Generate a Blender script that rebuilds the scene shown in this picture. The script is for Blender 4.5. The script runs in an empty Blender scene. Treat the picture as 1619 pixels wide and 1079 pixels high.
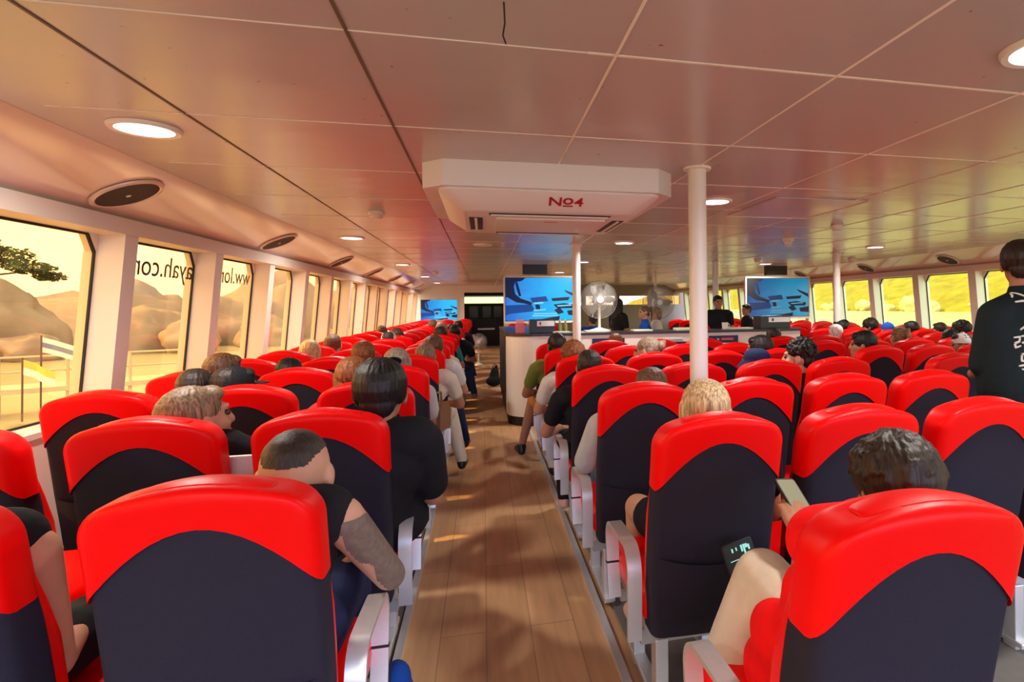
import bpy, bmesh, math, random
from mathutils import Vector, Matrix, noise
from mathutils.bvhtree import BVHTree
random.seed(7)
C = bpy.context.scene.collection
SC = bpy.context.scene
R = math.radians
PI = math.pi

# ------------------------------------------------------------------ camera
H = 1.41
YAW, ROLL, FPX = 13.7, 0.010, 920.0
cam_d = bpy.data.cameras.new('camera'); cam = bpy.data.objects.new('camera', cam_d); C.objects.link(cam)
cam_d.sensor_width = 36; cam_d.sensor_fit = 'HORIZONTAL'
cam_d.lens = 36*FPX/1619
cam_d.shift_x = (809.5-988.2)/1619
cam_d.shift_y = -(539.5-483.8)/1619
cam_d.clip_start = 0.05; cam_d.clip_end = 1500
cam.matrix_world = Matrix.Translation((0,0,H)) @ Matrix.Rotation(-R(YAW),4,'Z') @ Matrix.Rotation(PI/2,4,'X') @ Matrix.Rotation(-ROLL,4,'Z')
SC.camera = cam
SC.view_settings.view_transform = 'Standard'; SC.view_settings.look = 'None'
SC.view_settings.gamma = 1; SC.view_settings.use_curve_mapping = False
SC.view_settings.exposure = 0.02

# ------------------------------------------------------------------ materials
def new_mat(name):
    m = bpy.data.materials.new(name); m.use_nodes = True
    return m, m.node_tree, m.node_tree.nodes['Principled BSDF']
def mat(name, col, rough=.5, metal=0, spec=.5, noise_amt=0, noise_scale=20, bump=0, bump_scale=200, coat=0, stretch=None):
    m, nt, b = new_mat(name)
    b.inputs['Base Color'].default_value = (*col, 1); b.inputs['Roughness'].default_value = rough
    b.inputs['Metallic'].default_value = metal; b.inputs['Specular IOR Level'].default_value = spec
    b.inputs['Coat Weight'].default_value = coat
    tc = None
    if noise_amt or bump:
        tc = nt.nodes.new('ShaderNodeTexCoord'); src = tc.outputs['Object']
        if stretch:
            mp = nt.nodes.new('ShaderNodeMapping'); mp.inputs['Scale'].default_value = stretch
            nt.links.new(src, mp.inputs['Vector']); src = mp.outputs['Vector']
    if noise_amt:
        n = nt.nodes.new('ShaderNodeTexNoise'); n.inputs['Scale'].default_value = noise_scale; n.inputs['Detail'].default_value = 4
        nt.links.new(src, n.inputs['Vector'])
        mx = nt.nodes.new('ShaderNodeMix'); mx.data_type = 'RGBA'
        mx.inputs[6].default_value = (*[c*(1-noise_amt) for c in col], 1)
        mx.inputs[7].default_value = (*[min(1, c*(1+noise_amt)) for c in col], 1)
        nt.links.new(n.outputs['Fac'], mx.inputs[0]); nt.links.new(mx.outputs[2], b.inputs['Base Color'])
    if bump:
        n2 = nt.nodes.new('ShaderNodeTexNoise'); n2.inputs['Scale'].default_value = bump_scale; n2.inputs['Detail'].default_value = 3
        nt.links.new(src, n2.inputs['Vector'])
        bp = nt.nodes.new('ShaderNodeBump'); bp.inputs['Strength'].default_value = bump; bp.inputs['Distance'].default_value = .01
        nt.links.new(n2.outputs['Fac'], bp.inputs['Height']); nt.links.new(bp.outputs['Normal'], b.inputs['Normal'])
    return m
def emis(name, col, s=1):
    m, nt, b = new_mat(name)
    b.inputs['Base Color'].default_value = (0,0,0,1); b.inputs['Roughness'].default_value = .6
    b.inputs['Emission Color'].default_value = (*col,1); b.inputs['Emission Strength'].default_value = s
    return m
def glass_tint(name, col, gloss=.05):
    m = bpy.data.materials.new(name); m.use_nodes = True; nt = m.node_tree
    for n in list(nt.nodes):
        if n.type != 'OUTPUT_MATERIAL': nt.nodes.remove(n)
    out = nt.nodes['Material Output']
    t = nt.nodes.new('ShaderNodeBsdfTransparent'); t.inputs[0].default_value = (*col,1)
    g = nt.nodes.new('ShaderNodeBsdfGlossy'); g.inputs['Roughness'].default_value = .02
    mx = nt.nodes.new('ShaderNodeMixShader'); lw = nt.nodes.new('ShaderNodeLayerWeight'); lw.inputs[0].default_value = .5
    pw = nt.nodes.new('ShaderNodeMath'); pw.operation = 'POWER'; pw.inputs[1].default_value = 4; nt.links.new(lw.outputs['Facing'], pw.inputs[0])
    ma = nt.nodes.new('ShaderNodeMath'); ma.operation = 'MULTIPLY_ADD'; ma.inputs[1].default_value = .35; ma.inputs[2].default_value = .02; nt.links.new(pw.outputs[0], ma.inputs[0])
    nt.links.new(ma.outputs[0], mx.inputs[0]); nt.links.new(t.outputs[0], mx.inputs[1]); nt.links.new(g.outputs[0], mx.inputs[2])
    nt.links.new(mx.outputs[0], out.inputs['Surface'])
    return m

M = {}
M['red'] = mat('red_vinyl', (.78,.002,.002), .40, spec=.15, bump=.06, bump_scale=25)
M['charcoal'] = mat('charcoal_fabric', (.018,.016,.030), .85, spec=.2, noise_amt=.25, noise_scale=350, bump=.25, bump_scale=420)
M['alu'] = mat('brushed_aluminium', (.72,.73,.74), .38, .65, noise_amt=.08, noise_scale=40, stretch=(1,1,12))
M['alu_dark'] = mat('dull_aluminium', (.45,.45,.45), .5, .5)
M['black'] = mat('black_plastic', (.012,.012,.013), .4)
M['rubber'] = mat('black_rubber', (.01,.01,.01), .7)
M['white'] = mat('white_paint', (.80,.78,.74), .35, noise_amt=.03, noise_scale=6)
M['wall'] = mat('cream_wall_paint', (.74,.68,.60), .4, noise_amt=.04, noise_scale=5)
M['ac'] = mat('white_ac_plastic', (.78,.78,.78), .4)
M['fan_plastic'] = mat('white_fan_plastic', (.72,.71,.66), .4)
M['wire'] = mat('fan_wire', (.55,.54,.5), .4, .3)
M['ctop'] = mat('dark_worktop', (.018,.016,.015), .3)
M['counter'] = mat('cream_counter_laminate', (.80,.77,.70), .35)
M['kick'] = mat('black_kickboard', (.012,.01,.01), .6)
M['speaker'] = mat('speaker_grille', (.035,.025,.02), .6, bump=.6, bump_scale=500)
M['redpaint'] = mat('red_marker', (.45,.01,.02), .6)
M['vent'] = mat('dark_vent', (.06,.045,.045), .6)
M['lamp'] = emis('lamp_glow', (1,.99,.96), 6)
M['lamp_off'] = mat('frosted_lens', (.75,.7,.62), .4)
M['strip'] = emis('strip_light_glow', (1,.88,.45), 1.6)
M['skin'] = mat('skin_fair', (.55,.29,.19), .55, spec=.3, noise_amt=.08, noise_scale=30)
M['skin_tan'] = mat('skin_tan', (.38,.18,.11), .55, spec=.3, noise_amt=.08, noise_scale=30)
M['skin_brown'] = mat('skin_brown', (.20,.09,.055), .55, spec=.3)
M['eye'] = mat('brown_eye', (.05,.03,.02), .25)
def hair_mat(name, col):
    m, nt, b = new_mat(name)
    tc = nt.nodes.new('ShaderNodeTexCoord'); mp = nt.nodes.new('ShaderNodeMapping'); mp.inputs['Scale'].default_value = (150,150,14)
    nt.links.new(tc.outputs['Object'], mp.inputs['Vector'])
    n = nt.nodes.new('ShaderNodeTexNoise'); n.inputs['Scale'].default_value = 1; n.inputs['Detail'].default_value = 5
    nt.links.new(mp.outputs['Vector'], n.inputs['Vector'])
    mx = nt.nodes.new('ShaderNodeMix'); mx.data_type = 'RGBA'
    mx.inputs[6].default_value = (*[c*.45 for c in col],1); mx.inputs[7].default_value = (*[min(1,c*1.6) for c in col],1)
    rp = nt.nodes.new('ShaderNodeMapRange'); rp.inputs[1].default_value = .35; rp.inputs[2].default_value = .65
    nt.links.new(n.outputs['Fac'], rp.inputs[0]); nt.links.new(rp.outputs[0], mx.inputs[0]); nt.links.new(mx.outputs[2], b.inputs['Base Color'])
    bp = nt.nodes.new('ShaderNodeBump'); bp.inputs['Strength'].default_value = .6; bp.inputs['Distance'].default_value = .004
    nt.links.new(n.outputs['Fac'], bp.inputs['Height']); nt.links.new(bp.outputs['Normal'], b.inputs['Normal'])
    b.inputs['Roughness'].default_value = .5; b.inputs['Specular IOR Level'].default_value = .35
    return m
for k, c in dict(black=(.008,.007,.007), dark=(.022,.014,.010), brown=(.10,.05,.025), auburn=(.20,.065,.02), blonde=(.50,.36,.20), sandy=(.20,.125,.068), grey=(.25,.19,.14), white=(.7,.68,.62)).items():
    M['hair_'+k] = hair_mat('hair_'+k, c)
def cloth(name, col, **k): return mat('cloth_'+name, col, .85, spec=.2, noise_amt=.12, noise_scale=25, bump=.3, bump_scale=30, **k)
for k, c in dict(black=(.010,.010,.013), teal_black=(.008,.016,.02), white=(.68,.68,.66), grey=(.42,.42,.42), olive=(.16,.20,.045), navy=(.012,.02,.07), blue=(.008,.06,.33), beige=(.62,.55,.44), denim=(.05,.12,.20), teal=(.02,.25,.22), maroon=(.12,.02,.025), redtop=(.8,.004,.006), cream=(.62,.56,.47), red=(.6,.03,.04), brown=(.12,.06,.035), orange=(.5,.2,.03)).items():
    M['c_'+k] = cloth(k, c)
M['leather'] = mat('brown_leather', (.20,.10,.05), .5)
M['shoe_black'] = mat('black_shoe_leather', (.010,.010,.010), .35)
M['shoe_pink'] = mat('pink_shoe', (.60,.36,.30), .6)
M['ink'] = mat('tattoo_ink', (.16,.12,.095), .6, noise_amt=.5, noise_scale=60)

# glossy ceiling panels
def ceiling_mat():
    m, nt, b = new_mat('ceiling_panel_gloss')
    b.inputs['Base Color'].default_value = (.50,.47,.50,1)
    b.inputs['Specular IOR Level'].default_value = .62
    tc = nt.nodes.new('ShaderNodeTexCoord')
    n = nt.nodes.new('ShaderNodeTexNoise'); n.inputs['Scale'].default_value = 1.3; n.inputs['Detail'].default_value = 2
    nt.links.new(tc.outputs['Object'], n.inputs['Vector'])
    rp = nt.nodes.new('ShaderNodeMapRange'); rp.inputs[3].default_value = .16; rp.inputs[4].default_value = .30
    nt.links.new(n.outputs['Fac'], rp.inputs[0]); nt.links.new(rp.outputs[0], b.inputs['Roughness'])
    bp = nt.nodes.new('ShaderNodeBump'); bp.inputs['Strength'].default_value = .10; bp.inputs['Distance'].default_value = .05
    mp = nt.nodes.new('ShaderNodeMapping'); mp.inputs['Scale'].default_value = (.6,3.5,1)
    n3 = nt.nodes.new('ShaderNodeTexNoise'); n3.inputs['Scale'].default_value = 1.0; n3.inputs['Detail'].default_value = 1
    nt.links.new(tc.outputs['Object'], mp.inputs['Vector']); nt.links.new(mp.outputs['Vector'], n3.inputs['Vector'])
    nt.links.new(n3.outputs['Fac'], bp.inputs['Height']); nt.links.new(bp.outputs['Normal'], b.inputs['Normal'])
    # small rust specks (real stains)
    v = nt.nodes.new('ShaderNodeTexNoise'); v.inputs['Scale'].default_value = 26; v.inputs['Detail'].default_value = 3
    nt.links.new(tc.outputs['Object'], v.inputs['Vector'])
    g = nt.nodes.new('ShaderNodeMapRange'); g.inputs[1].default_value = .735; g.inputs[2].default_value = .77
    nt.links.new(v.outputs['Fac'], g.inputs[0])
    mx = nt.nodes.new('ShaderNodeMix'); mx.data_type = 'RGBA'
    mx.inputs[6].default_value = (.50,.47,.50,1); mx.inputs[7].default_value = (.22,.10,.05,1)
    nt.links.new(g.outputs[0], mx.inputs[0]); nt.links.new(mx.outputs[2], b.inputs['Base Color'])
    return m
M['ceil'] = ceiling_mat()
M['cove'] = mat('glossy_cove_panel', (.72,.64,.56), .10, spec=.7, bump=.10, bump_scale=3)
M['seam_light'] = mat('white_panel_joint', (.88,.84,.78), .5)
M['seam_dark'] = mat('dark_panel_joint', (.14,.09,.06), .6)
def floor_mat():
    m, nt, b = new_mat('wood_effect_vinyl')
    tc = nt.nodes.new('ShaderNodeTexCoord')
    mp = nt.nodes.new('ShaderNodeMapping'); mp.inputs['Rotation'].default_value = (0,0,PI/2)
    nt.links.new(tc.outputs['Object'], mp.inputs['Vector'])
    br = nt.nodes.new('ShaderNodeTexBrick'); br.inputs['Scale'].default_value = 1
    br.inputs['Brick Width'].default_value = 1.3; br.inputs['Row Height'].default_value = .19
    br.inputs['Mortar Size'].default_value = .0025; br.inputs['Color1'].default_value = (.55,.32,.155,1); br.inputs['Color2'].default_value = (.62,.37,.185,1)
    br.inputs['Mortar'].default_value = (.34,.21,.12,1)
    nt.links.new(mp.outputs['Vector'], br.inputs['Vector'])
    mp2 = nt.nodes.new('ShaderNodeMapping'); mp2.inputs['Scale'].default_value = (14,1.2,1)
    nt.links.new(tc.outputs['Object'], mp2.inputs['Vector'])
    n = nt.nodes.new('ShaderNodeTexNoise'); n.inputs['Scale'].default_value = 2; n.inputs['Detail'].default_value = 6
    nt.links.new(mp2.outputs['Vector'], n.inputs['Vector'])
    mx = nt.nodes.new('ShaderNodeMix'); mx.data_type = 'RGBA'; mx.blend_type = 'MULTIPLY'; mx.inputs[0].default_value = 1
    rp = nt.nodes.new('ShaderNodeMapRange'); rp.inputs[3].default_value = .7; rp.inputs[4].default_value = 1.25
    nt.links.new(n.outputs['Fac'], rp.inputs[0])
    nt.links.new(br.outputs['Color'], mx.inputs[6]); nt.links.new(rp.outputs[0], mx.inputs[7]); nt.links.new(mx.outputs[2], b.inputs['Base Color'])
    b.inputs['Roughness'].default_value = .42
    return m
M['floor'] = floor_mat()

# ------------------------------------------------------------------ mesh helpers
class MB:
    def __init__(s): s.v = []; s.f = []; s.mi = []
    def add(s, vs, fs, mi=0):
        k = len(s.v); s.v += [tuple(v) for v in vs]; s.f += [tuple(i+k for i in f) for f in fs]; s.mi += [mi]*len(fs)
    def box(s, c, d, mi=0, rz=0, bev=0, tilt=None):
        bm = bmesh.new(); bmesh.ops.create_cube(bm, size=1)
        for v in bm.verts: v.co = Vector((v.co.x*d[0], v.co.y*d[1], v.co.z*d[2]))
        if bev: bmesh.ops.bevel(bm, geom=bm.edges[:], offset=bev, segments=2, affect='EDGES', profile=.5)
        m = Matrix.Translation(c) @ Matrix.Rotation(rz,4,'Z')
        if tilt: m = m @ tilt
        bm.verts.index_update()
        s.add([m @ v.co for v in bm.verts], [[v.index for v in f.verts] for f in bm.faces], mi); bm.free()
    def lathe(s, prof, n=24, mat=Matrix(), mi=0, cap=True):
        vs = []; fs = []
        for r, z in prof:
            for i in range(n):
                a = 2*PI*i/n; vs.append(mat @ Vector((r*math.cos(a), r*math.sin(a), z)))
        for j in range(len(prof)-1):
            for i in range(n):
                fs.append((j*n+i, j*n+(i+1)%n, (j+1)*n+(i+1)%n, (j+1)*n+i))
        if cap:
            fs.append(tuple(range(n-1,-1,-1))); fs.append(tuple((len(prof)-1)*n+i for i in range(n)))
        s.add(vs, fs, mi)
    def tube(s, pts, r, n=8, mi=0, closed=False):
        pts = [Vector(p) for p in pts]; L = len(pts); vs = []; fs = []
        rr = r if isinstance(r,(list,tuple)) else [r]*L
        for i, p in enumerate(pts):
            t = (pts[(i+1)%L]-pts[i-1]) if closed else (pts[min(i+1,L-1)]-pts[max(i-1,0)])
            t.normalize()
            a = Vector((0,0,1)) if abs(t.z) < .9 else Vector((1,0,0))
            u = t.cross(a).normalized(); w = t.cross(u)
            for k in range(n):
                an = 2*PI*k/n; vs.append(p + (u*math.cos(an)+w*math.sin(an))*rr[i])
        for i in range(L if closed else L-1):
            j = (i+1)%L
            for k in range(n): fs.append((i*n+k, i*n+(k+1)%n, j*n+(k+1)%n, j*n+k))
        if not closed:
            fs.append(tuple(range(n))); fs.append(tuple((L-1)*n+k for k in range(n-1,-1,-1)))
        s.add(vs, fs, mi)
    def bar(s, pts, wx, th, mi=0):
        """flat bar swept in the local yz plane, width along x"""
        pts = [Vector((0,p[0],p[1])) for p in pts]; L = len(pts); vs = []; fs = []
        for i, p in enumerate(pts):
            t = (pts[min(i+1,L-1)]-pts[max(i-1,0)]).normalized(); nrm = Vector((0,-t.z,t.y))
            for a, b in ((-1,-1),(1,-1),(1,1),(-1,1)): vs.append(p + Vector((a*wx/2,0,0)) + nrm*(b*th/2))
        for i in range(L-1):
            for k in range(4): fs.append((i*4+k, i*4+(k+1)%4, (i+1)*4+(k+1)%4, (i+1)*4+k))
        fs.append((0,1,2,3)); fs.append(((L-1)*4+3,(L-1)*4+2,(L-1)*4+1,(L-1)*4))
        s.add(vs, fs, mi)
    def prism(s, outline, z0, z1, mi=0, m=Matrix()):
        n = len(outline)
        vs = [m @ Vector((x,y,z0)) for x,y in outline] + [m @ Vector((x,y,z1)) for x,y in outline]
        fs = [tuple(range(n-1,-1,-1)), tuple(range(n,2*n))] + [(i,(i+1)%n,n+(i+1)%n,n+i) for i in range(n)]
        s.add(vs, fs, mi)
    def ball(s, c, r, n=16, mi=0):
        r = r if isinstance(r,(list,tuple)) else (r,r,r)
        k = n//2; prof = [(max(1e-4,math.sin(PI*j/k)), -math.cos(PI*j/k)) for j in range(k+1)]
        s.lathe(prof, n, Matrix.Translation(c) @ Matrix.Diagonal((*r,1)), mi)
    def mesh(s, name, mats, smooth=True):
        me = bpy.data.meshes.new(name); me.from_pydata(s.v, [], s.f)
        for m in (mats if isinstance(mats,(list,tuple)) else [mats]): me.materials.append(m)
        me.polygons.foreach_set('material_index', s.mi)
        bm = bmesh.new(); bm.from_mesh(me); bmesh.ops.recalc_face_normals(bm, faces=bm.faces[:]); bm.to_mesh(me); bm.free()
        if smooth:
            me.polygons.foreach_set('use_smooth', [True]*len(me.polygons))
            me.set_sharp_from_angle(angle=R(38))
        me.update(); return me
def link(name, me, parent=None, loc=None, mx=None):
    o = bpy.data.objects.new(name, me); C.objects.link(o)
    if parent: o.parent = parent
    if loc is not None: o.location = loc
    if mx is not None: o.matrix_local = mx
    return o
def build(mb, name, mats, parent=None, smooth=True, loc=None): return link(name, mb.mesh(name, mats, smooth), parent, loc)
def tag(o, label, cat, group=None):
    o['label'] = label; o['category'] = cat
    if group: o['group'] = group
    return o
def struct(o): o['kind'] = 'structure'; return o
def empty(name, loc=(0,0,0), rz=0):
    o = bpy.data.objects.new(name, None); C.objects.link(o); o.location = loc; o.rotation_euler = (0,0,rz); o.empty_display_size = .1
    return o
def copy_tree(o, parent=None):
    c = o.copy(); C.objects.link(c)
    if parent: c.parent = parent
    for ch in list(o.children): copy_tree(ch, c)
    return c
def set_mat(o, m):
    o.material_slots[0].link = 'OBJECT'; o.material_slots[0].material = m
def text_mesh(body, size, name='lettering', extrude=.001, bold=0):
    cu = bpy.data.curves.new(name, 'FONT'); cu.body = body; cu.size = size; cu.extrude = extrude; cu.resolution_u = 4; cu.offset = bold
    o = bpy.data.objects.new(name, cu); C.objects.link(o)
    dg = bpy.context.evaluated_depsgraph_get(); dg.update()
    me = bpy.data.meshes.new_from_object(o.evaluated_get(dg)); bpy.data.objects.remove(o); bpy.data.curves.remove(cu)
    return me
ORD = ['first','second','third','fourth','fifth','sixth','seventh','eighth','ninth','tenth','eleventh','twelfth','thirteenth','fourteenth','fifteenth','sixteenth','seventeenth','eighteenth','nineteenth','twentieth','twenty-first','twenty-second','twenty-third']
# ------------------------------------------------------------------ figures: remeshed continuous bodies
def blob(name, prims, voxel, smooth=4, mats=None):
    mb = MB()
    for p in prims:
        if p[0] == 'e':
            _, c, r = p[:3]; rz = p[3] if len(p) > 3 else Matrix()
            k = 9; n = 18; prof = [(max(1e-4,math.sin(PI*j/k)), -math.cos(PI*j/k)) for j in range(k+1)]
            mb.lathe(prof, n, Matrix.Translation(c) @ rz.to_4x4() @ Matrix.Diagonal((*r,1)))
        else:
            _, a, ra, b, rb = p; a = Vector(a); b = Vector(b); d = b-a; L = d.length or 1e-5
            q = Vector((0,0,1)).rotation_difference(d).to_matrix().to_4x4()
            prof = [(max(1e-4,ra*math.sin(t)), -ra*math.cos(t)) for t in [PI/2*j/4 for j in range(5)]] + \
                   [(max(1e-4,rb*math.cos(t)), L+rb*math.sin(t)) for t in [PI/2*j/4 for j in range(5)]]
            mb.lathe(prof, 14, Matrix.Translation(a) @ q)
    me = bpy.data.meshes.new('tmp'); me.from_pydata(mb.v, [], mb.f)
    bm = bmesh.new(); bm.from_mesh(me); bmesh.ops.recalc_face_normals(bm, faces=bm.faces[:]); bm.to_mesh(me); bm.free()
    o = bpy.data.objects.new('tmp', me); C.objects.link(o)
    md = o.modifiers.new('r','REMESH'); md.mode = 'VOXEL'; md.voxel_size = voxel
    if smooth:
        s = o.modifiers.new('s','SMOOTH'); s.iterations = smooth; s.factor = .5
    dg = bpy.context.evaluated_depsgraph_get(); dg.update()
    out = bpy.data.meshes.new_from_object(o.evaluated_get(dg)); out.name = name
    bpy.data.objects.remove(o); bpy.data.meshes.remove(me)
    out.materials.clear()
    out.materials.append(mats)
    out.polygons.foreach_set('use_smooth', [True]*len(out.polygons))
    return out
def V(*a): return Vector(a)
def head_prims(hc, rot, s=1):
    """hc: head centre, rot: 3x3 rotation; faces local +y"""
    def P(x,y,z): return Vector(hc) + rot @ (Vector((x,y,z))*s)
    def E(c, r): return ('e', P(*c), [q*s for q in r], rot)
    def K(a, ra, b, rb): return ('c', P(*a), ra*s, P(*b), rb*s)
    out = [E((0,-.014,.022),(.076,.096,.090)), E((0,.028,-.03),(.063,.066,.078)), E((0,.045,-.075),(.046,.042,.034)), E((0,.078,-.098),(.020,.015,.015)),
           K((0,.088,.016),.008,(0,.106,-.024),.011), E((0,.103,-.030),(.016,.012,.010)), K((-.032,.079,.032),.011,(.032,.079,.032),.011),
           E((0,.088,-.062),(.022,.012,.006)), E((0,.086,-.073),(.020,.012,.007))]
    for sx in (-1,1):
        out += [E((sx*.037,.062,-.025),(.022,.022,.022)), E((sx*.079,-.008,-.006),(.010,.020,.031)), E((sx*.077,.002,-.028),(.009,.012,.014))]
    return out
def hand_prims(w, d, n, side, curl=.5, s=1):
    """w wrist, d direction of the hand, n palm normal (fingers curl towards n), side +1 thumb on left of d x n"""
    d = Vector(d).normalized(); n = Vector(n).normalized(); n = (n-d*n.dot(d)).normalized(); t = d.cross(n)*side
    w = Vector(w); out = []
    for k, (o, L) in enumerate(((-.030,.058),(-.010,.074),(.011,.080),(.031,.072))):
        kn = w + d*(.088 if k else .080)*s - t*o*s*-1
        out.append(('c', w+d*.02*s+t*o*.5*s, .015*s, kn, .0115*s))
        a = kn; dirv = d.copy(); segs = (.45,.32,.23)
        for j, q in enumerate(segs):
            ang = curl*(.5+.35*j+.06*k); dirv = (dirv*math.cos(ang)+n*math.sin(ang)).normalized()
            b = a + dirv*L*q*s; out.append(('c', a, (.0095-.0008*j)*s, b, (.0088-.0009*j)*s)); a = b
    th0 = w + d*.025*s + t*.022*s; th1 = th0 + (d*.6+t*.75+n*.2).normalized()*.045*s; th2 = th1 + (d*.9+t*.2+n*.35).normalized()*.034*s
    out += [('c', th0, .015*s, th1, .0115*s), ('c', th1, .011*s, th2, .009*s)]
    return out
def seated(arms=None, legs=None, head=(0,.285,1.075), hrot=None, hs=1.0, lean=0, broad=1.0):
    """primitives of a seated figure in seat coordinates (x right, y forward); returns dict by region"""
    hrot = hrot or Matrix.Identity(3); head = Vector(head); b = broad
    A = {-1: ((-.19,.275,.875),(-.235,.31,.63),(-.15,.54,.60),(-.10,.63,.59)), 1: ((.19,.275,.875),(.235,.31,.63),(.15,.54,.60),(.10,.63,.59))}
    if arms: A.update(arms)
    Lg = {-1: ((-.09,.38,.545),(-.115,.74,.535),(-.115,.72,.10),(-.125,.87,.045)), 1: ((.09,.38,.545),(.115,.74,.535),(.115,.72,.10),(.125,.87,.045))}
    if legs: Lg.update(legs)
    nb = Vector((head.x*.35, .27, .905)); nt = head + hrot @ Vector((0,-.02,-.06))
    torso = [('e',(0,.36,.565),(.165*b,.125,.115)), ('c',(0,.355,.57),.125*b,(0,.30,.74),.120*b), ('e',(0,.285,.80),(.165*b,.112,.155)),
             ('c',(-.15*b,.265,.895),.062,(.15*b,.265,.895),.062)]
    neck = [('c', nb, .062, nt, .054)]
    hd = head_prims(head, hrot, hs)
    up, fore, hand, thigh, shin, foot = [], [], [], [], [], []
    for s in (-1,1):
        a, e, w, h = [Vector(q) for q in A[s]]
        up.append(('c', a, .052, e, .041)); fore.append(('c', e, .041, w, .027))
        hand += hand_prims(w, h-w, (0,0,-1) if abs((h-w).normalized().z) < .8 else (0,1,0), s, .45)
        hp, k, an, t = [Vector(q) for q in Lg[s]]
        thigh.append(('c', hp, .082, k, .058)); shin.append(('c', k, .056, k.lerp(an,.35), .052)); shin.append(('c', k.lerp(an,.35), .052, an, .034))
        foot += [('c', an+Vector((0,0,-.01)), .036, an.lerp(t,.1)+Vector((0,-.03,-.045)), .030), ('c', an.lerp(t,.1)+Vector((0,0,-.04)), .034, t, .026)]
    return dict(torso=torso, neck=neck, head=hd, up=up, fore=fore, hand=hand, thigh=thigh, shin=shin, foot=foot, hc=head, hrot=hrot, hs=hs)
def inflate(ps, d):
    out = []
    for p in ps:
        if p[0] == 'e': out.append(('e', p[1], [q+d for q in p[2]], *p[3:]))
        else: out.append(('c', p[1], p[2]+d, p[3], p[4]+d))
    return out
def cut(p, f):   # shorten a tapered capsule to fraction f
    a = Vector(p[1]); b = Vector(p[3]); return ('c', a, p[2], a.lerp(b,f), p[2]+(p[4]-p[2])*f)
def body_mesh(D, voxel=.0075, name='body'):
    return blob(name, D['torso']+D['neck']+D['head']+D['up']+D['fore']+D['hand']+D['thigh']+D['shin']+D['foot'], voxel, 3, M['skin'])
def shirt_mesh(D, sleeve=.55, voxel=.010, extra=0, long=False, tank=False, boxy=False, name='shirt'):
    ps = inflate(D['torso'], .013+extra)
    if not tank: ps += inflate([cut(p, 1 if long else sleeve) for p in D['up']], .014+extra)
    if long: ps += inflate([cut(p,.95) for p in D['fore']], .012+extra)
    if not tank: ps += inflate([cut(p,.30) for p in D['neck']], .010)
    if boxy: ps += [('c',(-.13,0,.95),.13,(-.14,0,1.24),.115), ('c',(.13,0,.95),.13,(.14,0,1.24),.115)]
    return blob(name, ps, voxel, 4, M['c_black'])
def trouser_mesh(D, short=None, voxel=.010, extra=0, name='trousers'):
    ps = inflate(D['torso'][:1], .017)
    if short: ps += inflate([cut(p,short) for p in D['thigh']], .018+extra)
    else: ps += inflate(D['thigh'], .014+extra) + inflate(D['shin'], .016+extra)
    return blob(name, ps, voxel, 4, M['c_black'])
def shoe_mesh(D):
    n = len(D['foot'])//2
    return [blob('shoe', inflate(q, .009), .008, 2, M['shoe_black']) for q in (D['foot'][:n], D['foot'][n:])]
def eye_mesh(D):
    out = []
    for sx in (-1,1):
        mb = MB(); mb.ball(D['hc'] + D['hrot'] @ (Vector((sx*.031,.080,.008))*D['hs']), .011*D['hs'], 10); out.append(mb.mesh('eye', M['eye']))
    return out
# hair in head coordinates
def strand_disp(me, amp=.004, fr=26, seed=0):
    for v in me.vertices:
        c = v.co; a = math.atan2(c.x, -c.y); rr = math.hypot(c.x, c.y)
        n = noise.noise(Vector((math.cos(a)*fr*.16, math.sin(a)*fr*.16, c.z*9+seed)))*.9 + noise.noise(Vector((a*fr/3, c.z*14, seed)))*.7
        v.co = c + v.normal*amp*n
    me.update(); return me
def tufts(mb_me, n, L, r, seed, rad=(.086,.104,.094), c0=(0,-.018,.03), zmin=-.02):
    pass
def hair_short(vol=0, seed=0, tuft=False):
    ps = [('e',(0,-.022,.040),(.083+vol,.100+vol,.086+vol)), ('e',(0,-.066,-.018),(.056+vol*.4,.042+vol*.5,.058)), ('e',(0,.045,.080),(.060+vol,.045,.030+vol*.6))]
    for s in (-1,1): ps.append(('e',(s*.062,-.028,.012),(.022+vol*.6,.044,.044)))
    if tuft:
        rnd = random.Random(seed)
        for _ in range(150):
            a = rnd.uniform(0,2*PI); b = rnd.uniform(.1,1.5); q = Vector((math.cos(a)*math.cos(b)*(.080+vol), math.sin(a)*math.cos(b)*(.096+vol)-.02, math.sin(b)*(.084+vol)+.04))
            q = q-(q-Vector((0,-.02,.04))).normalized()*.006; nn = (q-Vector((0,-.02,.04))).normalized(); d = Vector((rnd.uniform(-1,1), rnd.uniform(-1,.3), rnd.uniform(-1,.2))); d = (d-nn*d.dot(nn)).normalized()*.028+nn*.008; ps.append(('c', q, .011, q+d, .005))
    return strand_disp(blob('hair', ps, .0042, 3, M['hair_black']), .0030, 60, seed)
def hair_bob(seed=1):
    ps = [('e',(0,-.022,.038),(.086,.102,.088)), ('e',(0,-.055,-.045),(.080,.058,.075))]
    for s in (-1,1): ps += [('c',(s*.072,-.01,.03),.024,(s*.078,-.015,-.085),.018), ('c',(s*.06,-.05,0),.03,(s*.066,-.06,-.105),.02)]
    return strand_disp(blob('hair', ps, .0045, 3, M['hair_black']), .0026, 60, seed)
def hair_long(seed=2):
    ps = [('e',(0,-.022,.038),(.085,.102,.088)), ('e',(0,-.06,-.03),(.078,.05,.08))]
    for x in (-.07,-.035,0,.035,.07): ps.append(('c',(x,-.07,-.03),.03,(x*1.1,-.095,-.24),.018))
    for s in (-1,1): ps.append(('c',(s*.074,-.012,.02),.022,(s*.085,-.03,-.17),.016))
    return strand_disp(blob('hair', ps, .005, 3, M['hair_black']), .0026, 60, seed)
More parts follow.
